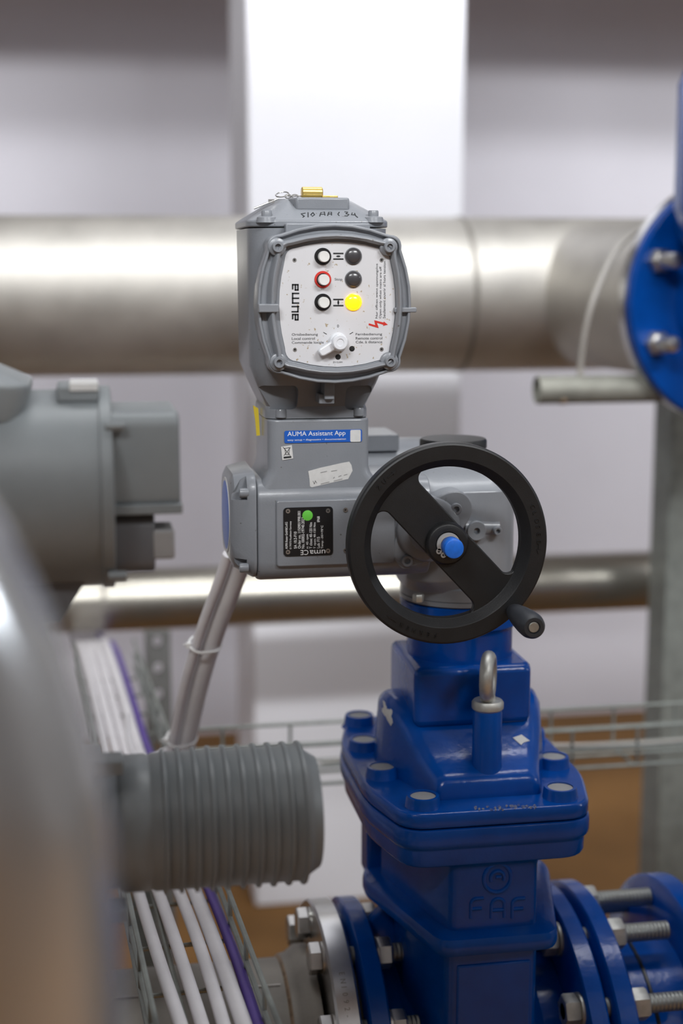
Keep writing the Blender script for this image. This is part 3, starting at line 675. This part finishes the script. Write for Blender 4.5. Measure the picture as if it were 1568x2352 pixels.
build(MB().lathe(hp, (0, -1, 0), [(.0065, -.001), (.0078, .003), (.0092, .010), (.0112, .028), (.0126, .048), (.0128, .060), (.0118, .066), (.0095, .0692), (.0062, .0692), (.0060, .0675), (0, .0675)], 36), 'crank_handle', 'handle_plastic', wheel, label='dark grey turning handle')
build(MB().lathe(hp+V((0, -.0672, 0)), (0, -1, 0), [(.0052, 0), (.0052, .0012), (.0046, .0018), (0, .0018)], 24), 'handle_pin', 'zinc', wheel)
def arc_text(s, a0, step, r, size, name='raised_lettering'):
    for i, chh in enumerate(s):
        if chh == ' ': continue
        me = glyphs(chh, .5); a = math.radians(a0-step*i)
        if chh == '>': pass
        T = M.Translation((WX+r*math.cos(a), WY-.0015, WZ+r*math.sin(a))) @ FRONT @ M.Rotation(a-math.pi/2, 4, 'Z') @ M.Diagonal((size, size, .0009, 1)) @ M.Translation((-.3, -.35, 0))
        me.transform(T); link(name, me, 'black_plastic', wheel)
arc_text('CLOSED', 23, 4.6, .0912, .0062); arc_text('FERMER', -98, 4.6, .0912, .0062); arc_text('ZU', 140, 4.6, .0912, .0062)
for a_ in (129, -4, -128):     # turning arrows beside the words
    a = math.radians(a_); p = V((WX+.0912*math.cos(a), 0, WZ+.0912*math.sin(a))); tdir = V((math.sin(a), 0, -math.cos(a))); rd = V((math.cos(a), 0, math.sin(a)))
    build(MB().prism([((p-tdir*.005+rd*k).x, (p-tdir*.005+rd*k).z) for k in (.0005, -.0005)]+[((p+tdir*.002-rd*.0005).x, (p+tdir*.002-rd*.0005).z), ((p+tdir*.001-rd*.002).x, (p+tdir*.001-rd*.002).z), ((p+tdir*.006).x, (p+tdir*.006).z), ((p+tdir*.001+rd*.002).x, (p+tdir*.001+rd*.002).z), ((p+tdir*.002+rd*.0005).x, (p+tdir*.002+rd*.0005).z)], WY-.0012, WY-.0019), 'raised_arrow', 'black_plastic', wheel)

# ---- keys and tag on the lid, yellow tag
zt_ = ztop+.0006
k0 = at(692, 446, 1.50); k1 = at(740, 446, 1.50)
kt = thing('padlock', 'small brass padlock with key ring lying on the actuator lid', 'padlock', (k0.x, 1.50, zt_))
rk = .0058
build(MB().lathe((k0.x, 1.50, zt_+rk), (1, 0, 0), [(rk-.001, 0), (rk, .001), (rk, k1.x-k0.x-.001), (rk-.001, k1.x-k0.x)], 24), 'lock_cylinder', 'brass', kt)
build(MB().box((k1.x-.001, 1.494, zt_), (k1.x+.0150, 1.506, zt_+.0030)), 'lock_bar', 'brass', kt, bevel=.0008)
rc = at(648, 449, 1.50)
build(MB().tube([(rc.x+.0065*math.cos(a), 1.50+.0075*math.sin(a), rc.z-.0005+.0028*math.sin(a*1.0+.4)+.0015) for a in [2*math.pi*i/24 for i in range(24)]], .0007, 8, closed=True), 'key_ring', 'steel', kt)
mbk = MB()
for i in range(4):
    px = 661+i*8; c = at(px, 451, 1.50)
    mbk.tube([(c.x+.0032*math.cos(a), 1.50+(.0018*math.sin(a) if i % 2 else 0), c.z+(.0002 if i % 2 else .0018*math.sin(a))) for a in [2*math.pi*j/14 for j in range(14)]], .0006, 6, closed=True)
build(mbk, 'chain', 'steel', kt)
ka, kb = at(640, 456, 1.487), at(583, 479, 1.487)
build(MB().tube([ka, ka+(kb-ka)*.4, kb], .0011, 8).box(ka+(kb-ka)*.3-V((.003, .001, .0012)), ka+(kb-ka)*.3+V((.003, .001, .0022))), 'key', 'steel', kt)
yt = MB(); ypts = [(583, 931), (595, 938), (599, 1000), (591, 1001), (588, 965)]
yt.loft([[at(x-2, y, 1.528)+V((0, dy, 0)) for x, y in ypts] for dy in (0, .002)])
tag(build(yt, 'yellow_tag', 'yellow'), 'yellow tag hanging at the back of the actuator neck', 'tag')

# ================================================================ GATE VALVE
ZA, RF = .572, .2
val = thing('gate_valve', 'blue cast iron gate valve under the actuator', 'valve', (XS, YS, ZA-RF))
build(MB().lathe((XS, YS, 1.050), (0, 0, 1), [(.0585, 0), (.0585, .050), (.061, .056), (.0665, .059), (.0665, .0825), (.065, .084)], 56), 'top_flange', 'blue_paint', val)
build(MB().lathe((XS, YS, 1.050), (0, 0, 1), [(.062, 0), (.0600, .006), (.0588, .02)], 56), 'stem_column', 'blue_paint', val)
# block under the column
build(MB().prismz(round_poly([(XS-.066, 1.487), (XS+.060, 1.487), (XS+.066, 1.50), (XS+.066, 1.62), (XS-.066, 1.62)], .010), 1.006, 1.072), 'stuffing_block', 'blue_paint', val, bevel=.009, seg=3)
# bell-shaped bonnet
secs = []; 
prof = [(-.131, .053, .945), (-.130, .055, .962), (-.126, .057, .969), (-.118, .059, .973), (-.104, .063, .978), (-.090, .067, .986), (-.076, .0715, .998), (-.062, .0765, 1.009), (-.045, .082, 1.018), (-.022, .088, 1.025), (0, .091, 1.027)]
prof = prof+[(-o, w_, h) for o, w_, h in prof[-2::-1]]
loops = []
for o, w_, h in prof:
    zb_ = .930; r = min(.015, (h-zb_)*.45); lp = [(XS-w_-.006, YS+o, zb_)]
    for i in range(7):
        a = math.pi-math.pi/2*i/6; lp.append((XS-w_+r+r*math.cos(a), YS+o, h-r+r*math.sin(a)))
    for i in range(7):
        a = math.pi/2-math.pi/2*i/6; lp.append((XS+w_-r+r*math.cos(a), YS+o, h-r+r*math.sin(a)))
    lp.append((XS+w_+.006, YS+o, zb_)); loops.append(lp)
bon = build(MB().loft(loops), 'bonnet', 'blue_paint', val, ang=60)
# flanges between bonnet and body
fl = [(-.098, -.168), (.098, -.168), (.122, -.075), (.122, .075), (.098, .168), (-.098, .168), (-.122, .075), (-.122, -.075)]
def flange_loop(k, z_): return [(XS+x*k, YS+y*(1-(1-k)*.6), z_) for x, y in round_poly(fl, .026, 5)]
bfl = build(MB().loft([flange_loop(.985, .9315), flange_loop(1, .934), flange_loop(1, .944), flange_loop(.98, .948)]), 'bonnet_flange', 'blue_paint', val, bevel=.0015)
build(MB().loft([flange_loop(.955, .889), flange_loop(.97, .893), flange_loop(.975, .908), flange_loop(1.005, .912), flange_loop(1.012, .916), flange_loop(1.012, .926), flange_loop(1.0, .9305)]), 'body_flange', 'blue_paint', val, bevel=.0012)
for x, y in ((.0735, -.142), (.097, -.047), (.099, .048), (.087, .140)):
    for s in (-1, 1):
        p = V((XS+s*x, YS+y, .944))
        bo = build(MB().lathe(p, (0, 0, 1), [(.0215, 0), (.0185, .004), (.0175, .013), (.0165, .0155), (.0135, .0155), (.0132, .0120), (0, .0120)], 32), 'bolt_boss', 'blue_paint', val)
        build(MB().lathe(p+V((0, 0, .0115)), (0, 0, 1), [(.0131, 0), (.0131, .0026), (0, .0030)], 28), 'bolt_cap', 'cap_grey', bo)
# eye bolt
ex, ey = .4115, 1.450
build(MB().lathe((ex, ey, .955), (0, 0, 1), [(.021, 0), (.0175, .012), (.0158, .022), (.0155, .079), (.0148, .081)], 36), 'lifting_boss', 'blue_paint', val)
ring_r = .0195; zr = 1.0715
eb = build(MB().lathe((ex, ey, 1.036), (0, 0, 1), [(.0150, 0), (.0168, .002), (.0168, .008), (.0150, .0105), (.009, .011), (.007, .018)], 24), 'eye_bolt', 'zinc', val, label='galvanised lifting eye bolt')
ea = math.radians(68)
build(MB().tube([(ex+ring_r*math.cos(a)*math.cos(ea), ey+ring_r*math.cos(a)*math.sin(ea), zr+ring_r*1.05*math.sin(a)) for a in [2*math.pi*i/36 for i in range(36)]], .0072, 14, closed=True), 'eye_ring', 'zinc', eb)
# sticker remains and chipped paint, laid on the surfaces
from mathutils.bvhtree import BVHTree
def surf(o): return BVHTree.FromPolygons([v.co[:] for v in o.data.vertices], [tuple(p.vertices) for p in o.data.polygons])
def paste(pix, tree, name, mat_, off):
    """a thin flake that follows the surface: rings of points shrinking to the centre"""
    cxp, cyp = sum(p[0] for p in pix)/len(pix), sum(p[1] for p in pix)/len(pix); rings = []; nn = V()
    for f in (1, .66, .33, .02):
        lp = []
        for x, y in pix:
            h = tree.ray_cast(EYE, ray(cxp+(x-cxp)*f, cyp+(y-cyp)*f).normalized())
            if h[0] is None: return
            n_ = h[1] if h[1].dot(FW) < 0 else -h[1]
            lp.append((h[0], n_))
        rings.append(lp)
    loops_ = [[p-n_*.0006 for p, n_ in rings[0]]]+[[p+n_*off for p, n_ in lp] for lp in rings]
    build(MB().loft(loops_), name, mat_, val)
tb, tf = surf(bon), surf(bfl)
paste([(880, 1608), (901, 1632), (902, 1660), (898, 1667), (878, 1634)], tb, 'paper_scrap', 'label_white', .0006)
paste([(1177, 1695), (1197, 1688), (1216, 1702), (1202, 1706), (1196, 1712)], tb, 'paper_scrap', 'label_white', .0008)
paste([(1203, 1807), (1221, 1811), (1217, 1816)], tf, 'paint_chip', 'label_white', .0004)
for px in range(1088, 1230, 9):
    w_ = random.uniform(5, 10); y_ = 1858-(px-1092)*.05+random.uniform(-5, 5); k_ = random.uniform(3, 8)
    paste([(px, y_), (px+w_*.5, y_-k_*.6), (px+w_, y_-k_*.3), (px+w_+1, y_+k_*.5), (px+w_*.4, y_+k_)], tf, 'paint_chip', 'chip', .0003)
# body neck below the flange
pl_n = [(-.046, -.157), (.046, -.157), (.088, -.004), (.088, .004), (.046, .157), (-.046, .157), (-.088, .004), (-.088, -.004)]
def nl(k, z_, d=0): return [(XS+x*k+math.copysign(d, x), YS+y*k+math.copysign(d, y), z_) for x, y in round_poly(pl_n, .008, 3)]
build(MB().loft([nl(1, .81), nl(1, .880), nl(1.015, .886), nl(1.04, .891)]), 'body_neck', 'blue_paint', val)
rib = [(-.061, -.173), (.065, -.173), (.108, -.01), (.108, .01), (.060, .173), (-.060, .173), (-.108, .01), (-.108, -.01)]
def rl(k, z_): return [(XS+x*k, YS+y*k, z_) for x, y in round_poly(rib, .016, 4)]
build(MB().loft([rl(.93, .791), rl(.985, .793), rl(1, .798), rl(1, .806), rl(.985, .811), rl(.90, .815)]), 'body_rib', 'blue_paint', val)
pl_b = [(-.050, -.160), (.046, -.160), (.074, -.06), (.074, .06), (.046, .160), (-.050, .160), (-.074, .06), (-.074, -.06)]
build(MB().prismz([(XS+x, YS+y) for x, y in round_poly(pl_b, .010, 3)], ZA-.15, .80), 'lower_body', 'blue_paint', val)
build(MB().prism([(XS-.040, .40), (XS+.040, .40), (XS+.040, .778), (XS-.040, .778)], YS-.1625, YS-.15), 'front_pad', 'blue_paint', val, bevel=.002)
build(MB().lathe((XS-.108, YS, ZA), (1, 0, 0), [(.135, 0), (.135, .03), (.15, .045), (.15, .171), (.135, .186), (.135, .216)], 64), 'seat_drum', 'blue_paint', val)
# side webs
build(MB().prism([(XS-.128, ZA+.14), (XS-.10, ZA+.19), (XS-.06, ZA+.23), (XS-.06, ZA+.1), (XS-.128, ZA+.1)], YS-.004, YS+.012), 'web', 'blue_paint', val, bevel=.003)
build(MB().prism([(XS+.128, ZA+.14), (XS+.10, ZA+.19), (XS+.06, ZA+.23), (XS+.06, ZA+.1), (XS+.128, ZA+.1)], YS-.004, YS+.012), 'web', 'blue_paint', val, bevel=.003)
build(MB().box((XS-.10, YS+.02, .80), (XS-.07, YS+.06, .90)), 'corner_rib', 'blue_paint', val, bevel=.004)
for x0, x1 in ((.280, .303), (.517, .540)):
    build(MB().lathe((x0, YS, ZA), (1, 0, 0), [(RF-.003, 0), (RF, .0025), (RF, x1-x0-.0025), (RF-.003, x1-x0), (.13, x1-x0)], 96), 'pipe_flange', 'blue_paint', val)
# cast emblem on the body front
YE = YS-.157
c = at(1142, 2017, YE)
emb = MB().tube([(c.x+.0145*math.cos(a), YE, c.z+.0155*math.sin(a)) for a in [2*math.pi*i/32 for i in range(32)]], .0022, 8, closed=True)
emb.tube([(c.x+.0072*math.cos(a), YE, c.z+.0075*math.sin(a)) for a in [math.radians(-25+230*i/16) for i in range(17)]], .0020, 8)
emb.tube([(c.x-.002, YE, c.z+.001), (c.x+.004, YE, c.z+.001)], .0018, 8)
build(emb, 'cast_emblem', 'blue_paint', val)
def arc(cx, cz, r, a0, a1, n=6): return [(cx+r*math.cos(math.radians(a0+(a1-a0)*i/n)), cz+r*math.sin(math.radians(a0+(a1-a0)*i/n))) for i in range(n+1)]
LETTER_F = [[(-.007, -.0105), (-.007, .004)]+arc(-.0015, .005, .0055, 170, 90)+[(.0065, .0105)], [(-.007, -.0005), (.0045, -.0005)]]
LETTER_A = [[(-.007, -.0105), (-.007, .0035)]+arc(0, .0035, .007, 170, 10, 8)+[(.007, .0035), (.007, -.0105)], [(-.007, -.002), (.007, -.002)]]
for px, strokes_ in ((1094, LETTER_F), (1141, LETTER_A), (1189, LETTER_F)):
    c = at(px+2, 2086, YE); e = MB()
    for st_ in strokes_: e.tube([(c.x+x, YE, c.z+z_) for x, z_ in st_], .0019, 8)
    build(e, 'cast_letter', 'blue_paint', val)

# ================================================================ LEFT FLANGED PIPE
lp_ = thing('flanged_pipe', 'dull stainless pipe with bolted flange left of the gate valve', 'pipe', (0, YS, ZA-.137))
build(MB().cyl((-1.2, YS, ZA), (.212, YS, ZA), .1365, 64), 'pipe_wall', 'stainless_dull', lp_)
xs_ = at(562, 2230, YS-.05).x
build(MB().lathe((.206, YS, ZA), (1, 0, 0), [(.136, 0), (.140, .003), (.142, .012), (.150, .022), (.150, .034), (.136, .036)], 64), 'weld_neck', 'stainless_dull', lp_)
build(MB().lathe((.205, YS, ZA), (1, 0, 0), [(.1365, 0), (.1395, .003), (.1395, .007), (.1365, .010)], 64), 'weld_seam', 'weld', lp_)
build(MB().tube([(-1.2, YS-.03, ZA+.1335), (.2, YS-.03, ZA+.1335)], .0012, 6), 'long_seam', 'steel', lp_)
fo = build(MB().lathe((.245, YS, ZA), (1, 0, 0), [(.14, 0), (RF-.0025, 0), (RF, .0025), (RF, .0245), (RF-.0025, .027), (.15, .027)], 96), 'flange', 'stainless_ring', lp_, label='bright stainless flange with stamped lettering')
build(MB().cyl((.272, YS, ZA), (.280, YS, ZA), .168, 48), 'gasket', 'black', lp_)
# stamped lettering round the rim
def rim_text(s, a0, step, X, R, size):
    for i, chh in enumerate(s):
        if chh == ' ': continue
        me = glyphs(chh, .5); a = math.radians(a0+step*i)     # angle from the top towards the camera
        pos = V((X, YS-R*math.sin(a), ZA+R*math.cos(a))); nrm = V((0, -math.sin(a), math.cos(a))); tx = V((0, -math.cos(a), -math.sin(a))); ty = nrm.cross(tx)
        B = M((tx, ty, nrm)).transposed().to_4x4(); B.translation = pos
        me.transform(B @ M.Diagonal((size*.9, size, .0005, 1)) @ M.Translation((-.3, -.35, 0))); link('stamped_lettering', me, 'stainless_dull', fo)
rim_text('EN1092-1/01', 29, 2.35, .258, RF, .0085); rim_text('DN250', 60.5, 2.4, .258, RF, .0085)
nutm = None
for q in range(12):
    a = math.radians(15+30*q)
    y_, z_ = YS-.175*math.sin(a), ZA+.175*math.cos(a)
    if z_ < ZA-.06: continue
    if nutm is None:
        a0 = V((0, y_, z_)); 
        hd = mesh_of(MB().hexa((.229, 0, 0), (.2435, 0, 0), .0178, .26).cyl((.2432, 0, 0), (.245, 0, 0), .018, 20), 'bolt_head', 30); hd.materials.append(MATS['steel'])
        nt_ = mesh_of(MB().hexa((.306, 0, 0), (.3225, 0, 0), .0178, .2).cyl((.303, 0, 0), (.306, 0, 0), .0185, 20), 'nut', 30); nt_.materials.append(MATS['steel'])
        sh = mesh_of(MB().cyl((.24, 0, 0), (.337, 0, 0), .0098, 16, ch=.001), 'bolt_shank', 40); sh.materials.append(MATS['thread']); nutm = 1
    h = link('bolt', hd, None, lp_, (0, y_, z_)); link('bolt_shank', sh, None, h, (0, y_, z_)); link('nut', nt_, None, h, (0, y_, z_))
for x in (-.9,):
    build(MB().box((x-.04, YS-.04, 0), (x+.04, YS+.04, ZA-.13)), 'support_post', 'galvanised', lp_)

# ================================================================ RIGHT DISMANTLING JOINT
dj = thing('dismantling_joint', 'blue flanged dismantling joint with long threaded studs right of the valve', 'pipe joint', (.7, YS, ZA-RF))
build(MB().cyl((.540, YS, ZA), (.549, YS, ZA), .165, 48), 'gasket', 'black', dj)
for x0, x1 in ((.549, .573), (.662, .690), (.86, .885)):
    build(MB().lathe((x0, YS, ZA), (1, 0, 0), [(.13, 0), (RF-.003, 0), (RF, .0025), (RF, x1-x0-.0025), (RF-.003, x1-x0), (.13, x1-x0)], 96), 'flange', 'blue_paint', dj)
build(MB().cyl((.573, YS, ZA), (.662, YS, ZA), .142, 56).cyl((.690, YS, ZA), (1.5, YS, ZA), .137, 56), 'sleeve', 'blue_paint', dj)
build(MB().lathe((.612, YS, ZA), (1, 0, 0), [(.142, 0), (.1435, .001), (.1435, .004), (.142, .005)], 64), 'sleeve_seal', 'black', dj)
st0 = None
for q in range(12):
    a = math.radians(15+30*q); y_, z_ = YS-.175*math.sin(a), ZA+.175*math.cos(a)
    if z_ < ZA-.06: continue
    x0, x1 = {15: (.49, .648), 45: (.497, .637), 75: (.483, .96)}.get(15+30*q, (.49, .70))
    b = build(MB().cyl((x0, y_, z_), (x1, y_, z_), .0105, 20, ch=.0015), 'stud', 'thread', dj)
    build(MB().hexa((.5745, y_, z_), (.593, y_, z_), .0182, .3), 'nut', 'zinc', b)
    build(MB().hexa((.497, y_, z_), (.514, y_, z_), .0182, .1).cyl((.514, y_, z_), (.517, y_, z_), .019, 20), 'nut', 'zinc', b)
    if 15+30*q in (15, 345): build(MB().cyl((.70, y_, z_), (.86, y_, z_), .0105, 20), 'stud', 'thread', dj)
build(MB().box((1.2, YS-.05, 0), (1.3, YS+.05, ZA-.13)), 'support_foot', 'galvanised', dj)
# valve foot
build(MB().box((XS-.06, YS-.06, 0), (XS+.06, YS+.06, ZA-.148)), 'valve_foot', 'blue_paint', val)

# ================================================================ CABLES FROM THE ACTUATOR
tt = ZT+.02
g0 = [at(548, 1270, 1.62), at(528, 1330, 1.64), at(490, 1430, 1.68), at(450, 1560, 1.74), at(423, 1680, 1.80), at(408, 1770, 1.84), atz(398, 1850, ZT+.04)]
e_ = V((*run_a(.2, .02), ZT+.03))
def bundle(off, r, name, label, m_):
    pts = [p+V(off) for p in g0]; return tag(build(MB().tube(catmull(pts, 8), r, 14), name, m_), label, 'cable')
bundle((.006, 0, 0), .0115, 'supply_cable', 'thick grey cable hanging down from the actuator', 'cable_grey')
bundle((-.0125, -.006, 0), .0062, 'supply_cable', 'thin pale cable tied left of the thick grey actuator cable', 'cable_white')
path = catmull(g0, 8)
for k_, lb in ((19, 'white cable tie high on the grey actuator cable'), (33, 'white cable tie low on the grey actuator cable')):
    c_ = path[k_]+V((-.0022, -.003, 0)); ax = (path[k_+1]-path[k_-1]).normalized(); u_ = (V((1, .25, 0))-ax*V((1, .25, 0)).dot(ax)).normalized(); v_ = ax.cross(u_)
    lp2 = [c_+u_*(math.copysign(.0065, math.cos(a))+.0128*math.cos(a))+v_*.0128*math.sin(a) for a in [2*math.pi*(i+.5)/24 for i in range(24)]]
    mb = MB().tube(lp2, .0016, 8, closed=True); q_ = c_-u_*.0205
    mb.box(q_-V((.003, .003, .003)), q_+V((.003, .003, .003))); mb.tube([q_, q_-u_*.007-ax*.003], .0011, 6)
    tag(build(mb, 'cable_tie', 'zip_white'), lb, 'cable tie', 'white cable ties')
# loose loop beside the bundle
tag(build(MB().tube(catmull([at(290, 1640, 1.95), at(300, 1720, 1.93), at(330, 1762, 1.92), at(352, 1740, 1.92), at(385, 1722, 1.9), at(400, 1716, 1.86)]), .004, 10), 'loose_cable', 'cable_white'), 'thin white cable looping beside the actuator cable', 'cable')
ca = [(.33, 2.03, .012), (.45, 2.04, .018), (.55, 2.03, .024), (.8, 2.04, .010), (1.1, 2.03, .018), (1.6, 2.035, .010), (2.6, 2.03, .010)]
tag(build(MB().tube(catmull([(x, y, ZT-.042+h) for x, y, h in ca]), .0045, 10), 'tray_cable', 'cable_thin'), 'grey cable lying in the tray behind the valve', 'cable')

# ================================================================ LEFT FOREGROUND ACTUATOR
fa = thing('electric_actuator', 'large blurred grey actuator with ribbed motor in the left foreground', 'actuator', (-.12, 1.2, 0))
YF, ZF, RD = 1.20, (at(120, 905, 1.16).z+at(120, 1366, 1.16).z)/2, .079
xr = at(262, 1130, 1.14).x
build(MB().lathe((-.30, YF, ZF), (1, 0, 0), [(RD, 0), (RD, .30+xr-.010), (RD+.0025, .30+xr-.0095), (RD+.0025, .30+xr-.001), (RD, .30+xr)], 72), 'control_drum', 'grey_front', fa)
a, b = at(262, 1175, 1.15), at(411, 946, 1.15)
cb_ = build(MB().loft([[(x, YF+y, (a.z+b.z)/2+z_) for y, z_ in rrect(.055, (b.z-a.z)/2, .012)] for x in (xr-.004, b.x)]), 'connector_box', 'grey_front', fa, bevel=.003)
build(MB().box((xr-.004, YF-.058, a.z-.002), (b.x+.001, YF+.058, a.z+.006)), 'box_lip', 'grey_front', cb_, bevel=.001)
a2, b2 = at(262, 1322, 1.15), at(355, 1180, 1.15)
build(MB().loft([[(x, YF+y, (a2.z+b2.z)/2+z_) for y, z_ in rrect(.05, (b2.z-a2.z)/2, .012)] for x in (xr-.004, b2.x)]), 'lower_box', 'grey_dark', fa, bevel=.002)
a3, b3 = at(355, 1280, 1.16), at(399, 1212, 1.16)
build(MB().box((a3.x-.002, 1.15, a3.z), (b3.x, 1.19, b3.z)), 'side_plug', 'cap_grey', fa, bevel=.002)
for px, py in ((278, 978), (285, 1322)):
    p = at(px, py, 1.14); build(MB().hexa(p-V((.012, 0, 0)), p+V((.002, 0, 0)), .0042), 'drum_screw', 'grey_front', fa)
a4, b4 = at(130, 915, 1.16), at(228, 886, 1.16)
build(MB().box((a4.x, 1.165, a4.z-.004), (b4.x, 1.215, b4.z)), 'drum_boss', 'grey_front', fa, bevel=.002)
build(MB().box((a4.x+.010, 1.1635, b4.z-.004), (b4.x-.001, 1.212, b4.z+.0015)), 'silver_label', 'label_white', fa)
p = at(0, 840, 1.16); q = at(82, 900, 1.16)
build(MB().loft([rr_loop(-.12, YF, ZF+RD-.02, .075, .055, .02), rr_loop(-.118, YF, at(40, 905, 1.15).z, .0795, .058, .02), rr_loop(-.118, YF, at(40, 886, 1.15).z, .0795, .058, .02), rr_loop(-.13, YF, at(0, 828, 1.15).z, .052, .04, .02), rr_loop(-.14, YF, at(0, 800, 1.15).z, .04, .03, .02)]), 'top_cover', 'grey_front', fa, bevel=.002)
p = at(140, 1400, 1.17)
build(MB().prism([(at(20, 1362, 1.17).x, at(20, 1362, 1.17).z+.01), (at(195, 1362, 1.17).x, at(195, 1362, 1.17).z+.01), (at(140, 1425, 1.17).x, at(140, 1425, 1.17).z), (at(0, 1425, 1.17).x, at(0, 1425, 1.17).z)], 1.165, 1.21), 'drum_lug', 'grey_dark', fa)
# body column hidden behind the elbow, then the ribbed motor
ZM = (at(520, 1770, 1.12).z+at(520, 2085, 1.12).z)/2; RM = (at(520, 1770, 1.12).z-at(520, 2085, 1.12).z)/2; YMo = 1.17
xm0, xm1 = at(276, 1900, 1.12).x, at(748, 1900, 1.12).x
build(MB().loft([rr_loop(-.13, 1.20, .30, .06, .06, .03), rr_loop(-.13, 1.20, .95, .06, .06, .03), rr_loop(-.125, 1.19, 1.00, .08, .075, .03), rr_loop(-.125, 1.19, 1.14, .08, .075, .03), rr_loop(-.135, 1.20, 1.20, .065, .06, .03), rr_loop(-.135, 1.20, ZF, .065, .06, .03)]), 'gear_case', 'grey_front', fa)
build(MB().box((-.18, 1.15, 0), (-.08, 1.25, .31)), 'valve_pedestal', 'blue_paint', fa)
prof = [(RM*.93, 0), (RM*.97, .004), (RM*.97, .022), (RM*.95, .024)]
nfin = 10; fx0 = .026; pitch = (xm1-xm0-.012-fx0)/nfin
for i in range(nfin):
    s = fx0+i*pitch
    prof += [(RM*.955, s), (RM*.975, s+pitch*.10), (RM*.975, s+pitch*.60), (RM*.985, s+pitch*.68), (RM*1.025, s+pitch*.74), (RM*1.03, s+pitch*.84), (RM*1.025, s+pitch*.93), (RM*.955, s+pitch*.98)]
L_ = xm1-xm0
prof += [(RM*.93, L_-.012), (RM*.86, L_-.006), (RM*.80, L_-.0005), (RM*.6, L_+.001), (0, L_+.001)]
mo = build(MB().lathe((xm0, YMo, ZM), (1, 0, 0), prof, 72), 'ribbed_motor', 'grey_front', fa, label='ribbed grey motor barrel', ang=50)
build(MB().loft([[(x, YMo+y, ZM+z_) for y, z_ in rrect(RM*.95, RM*.98, .02)] for x in (-.09, xm0-.012)]), 'motor_flange', 'grey_front', fa, bevel=.003)
build(MB().cyl((xm0-.013, YMo, ZM), (xm0+.001, YMo, ZM), RM*.9, 48), 'motor_collar', 'grey_front', fa)
for py in (1760, 2100):
    p = at(275, py, 1.12); build(MB().box((xm0-.03, 1.115, p.z-.006), (xm0+.004, 1.14, p.z+.006)), 'flange_ear', 'grey_front', fa, bevel=.002)

# ================================================================ NEAR STAINLESS ELBOW
RE, YEl = .055, .57
xe_ = .010-RE; RBend = .307
ep = [(xe_, YEl, z_) for z_ in (0.0, .4, .8, 1.1, 1.238)]
for i in range(1, 13):
    a = math.radians(80*i/12); ep.append((xe_-RBend+RBend*math.cos(a), YEl, 1.238+RBend*math.sin(a)))
tag(build(MB().tube(ep, RE, 48), 'bent_pipe', 'jacket'), 'very blurred shiny stainless bent pipe at the left edge', 'pipe')
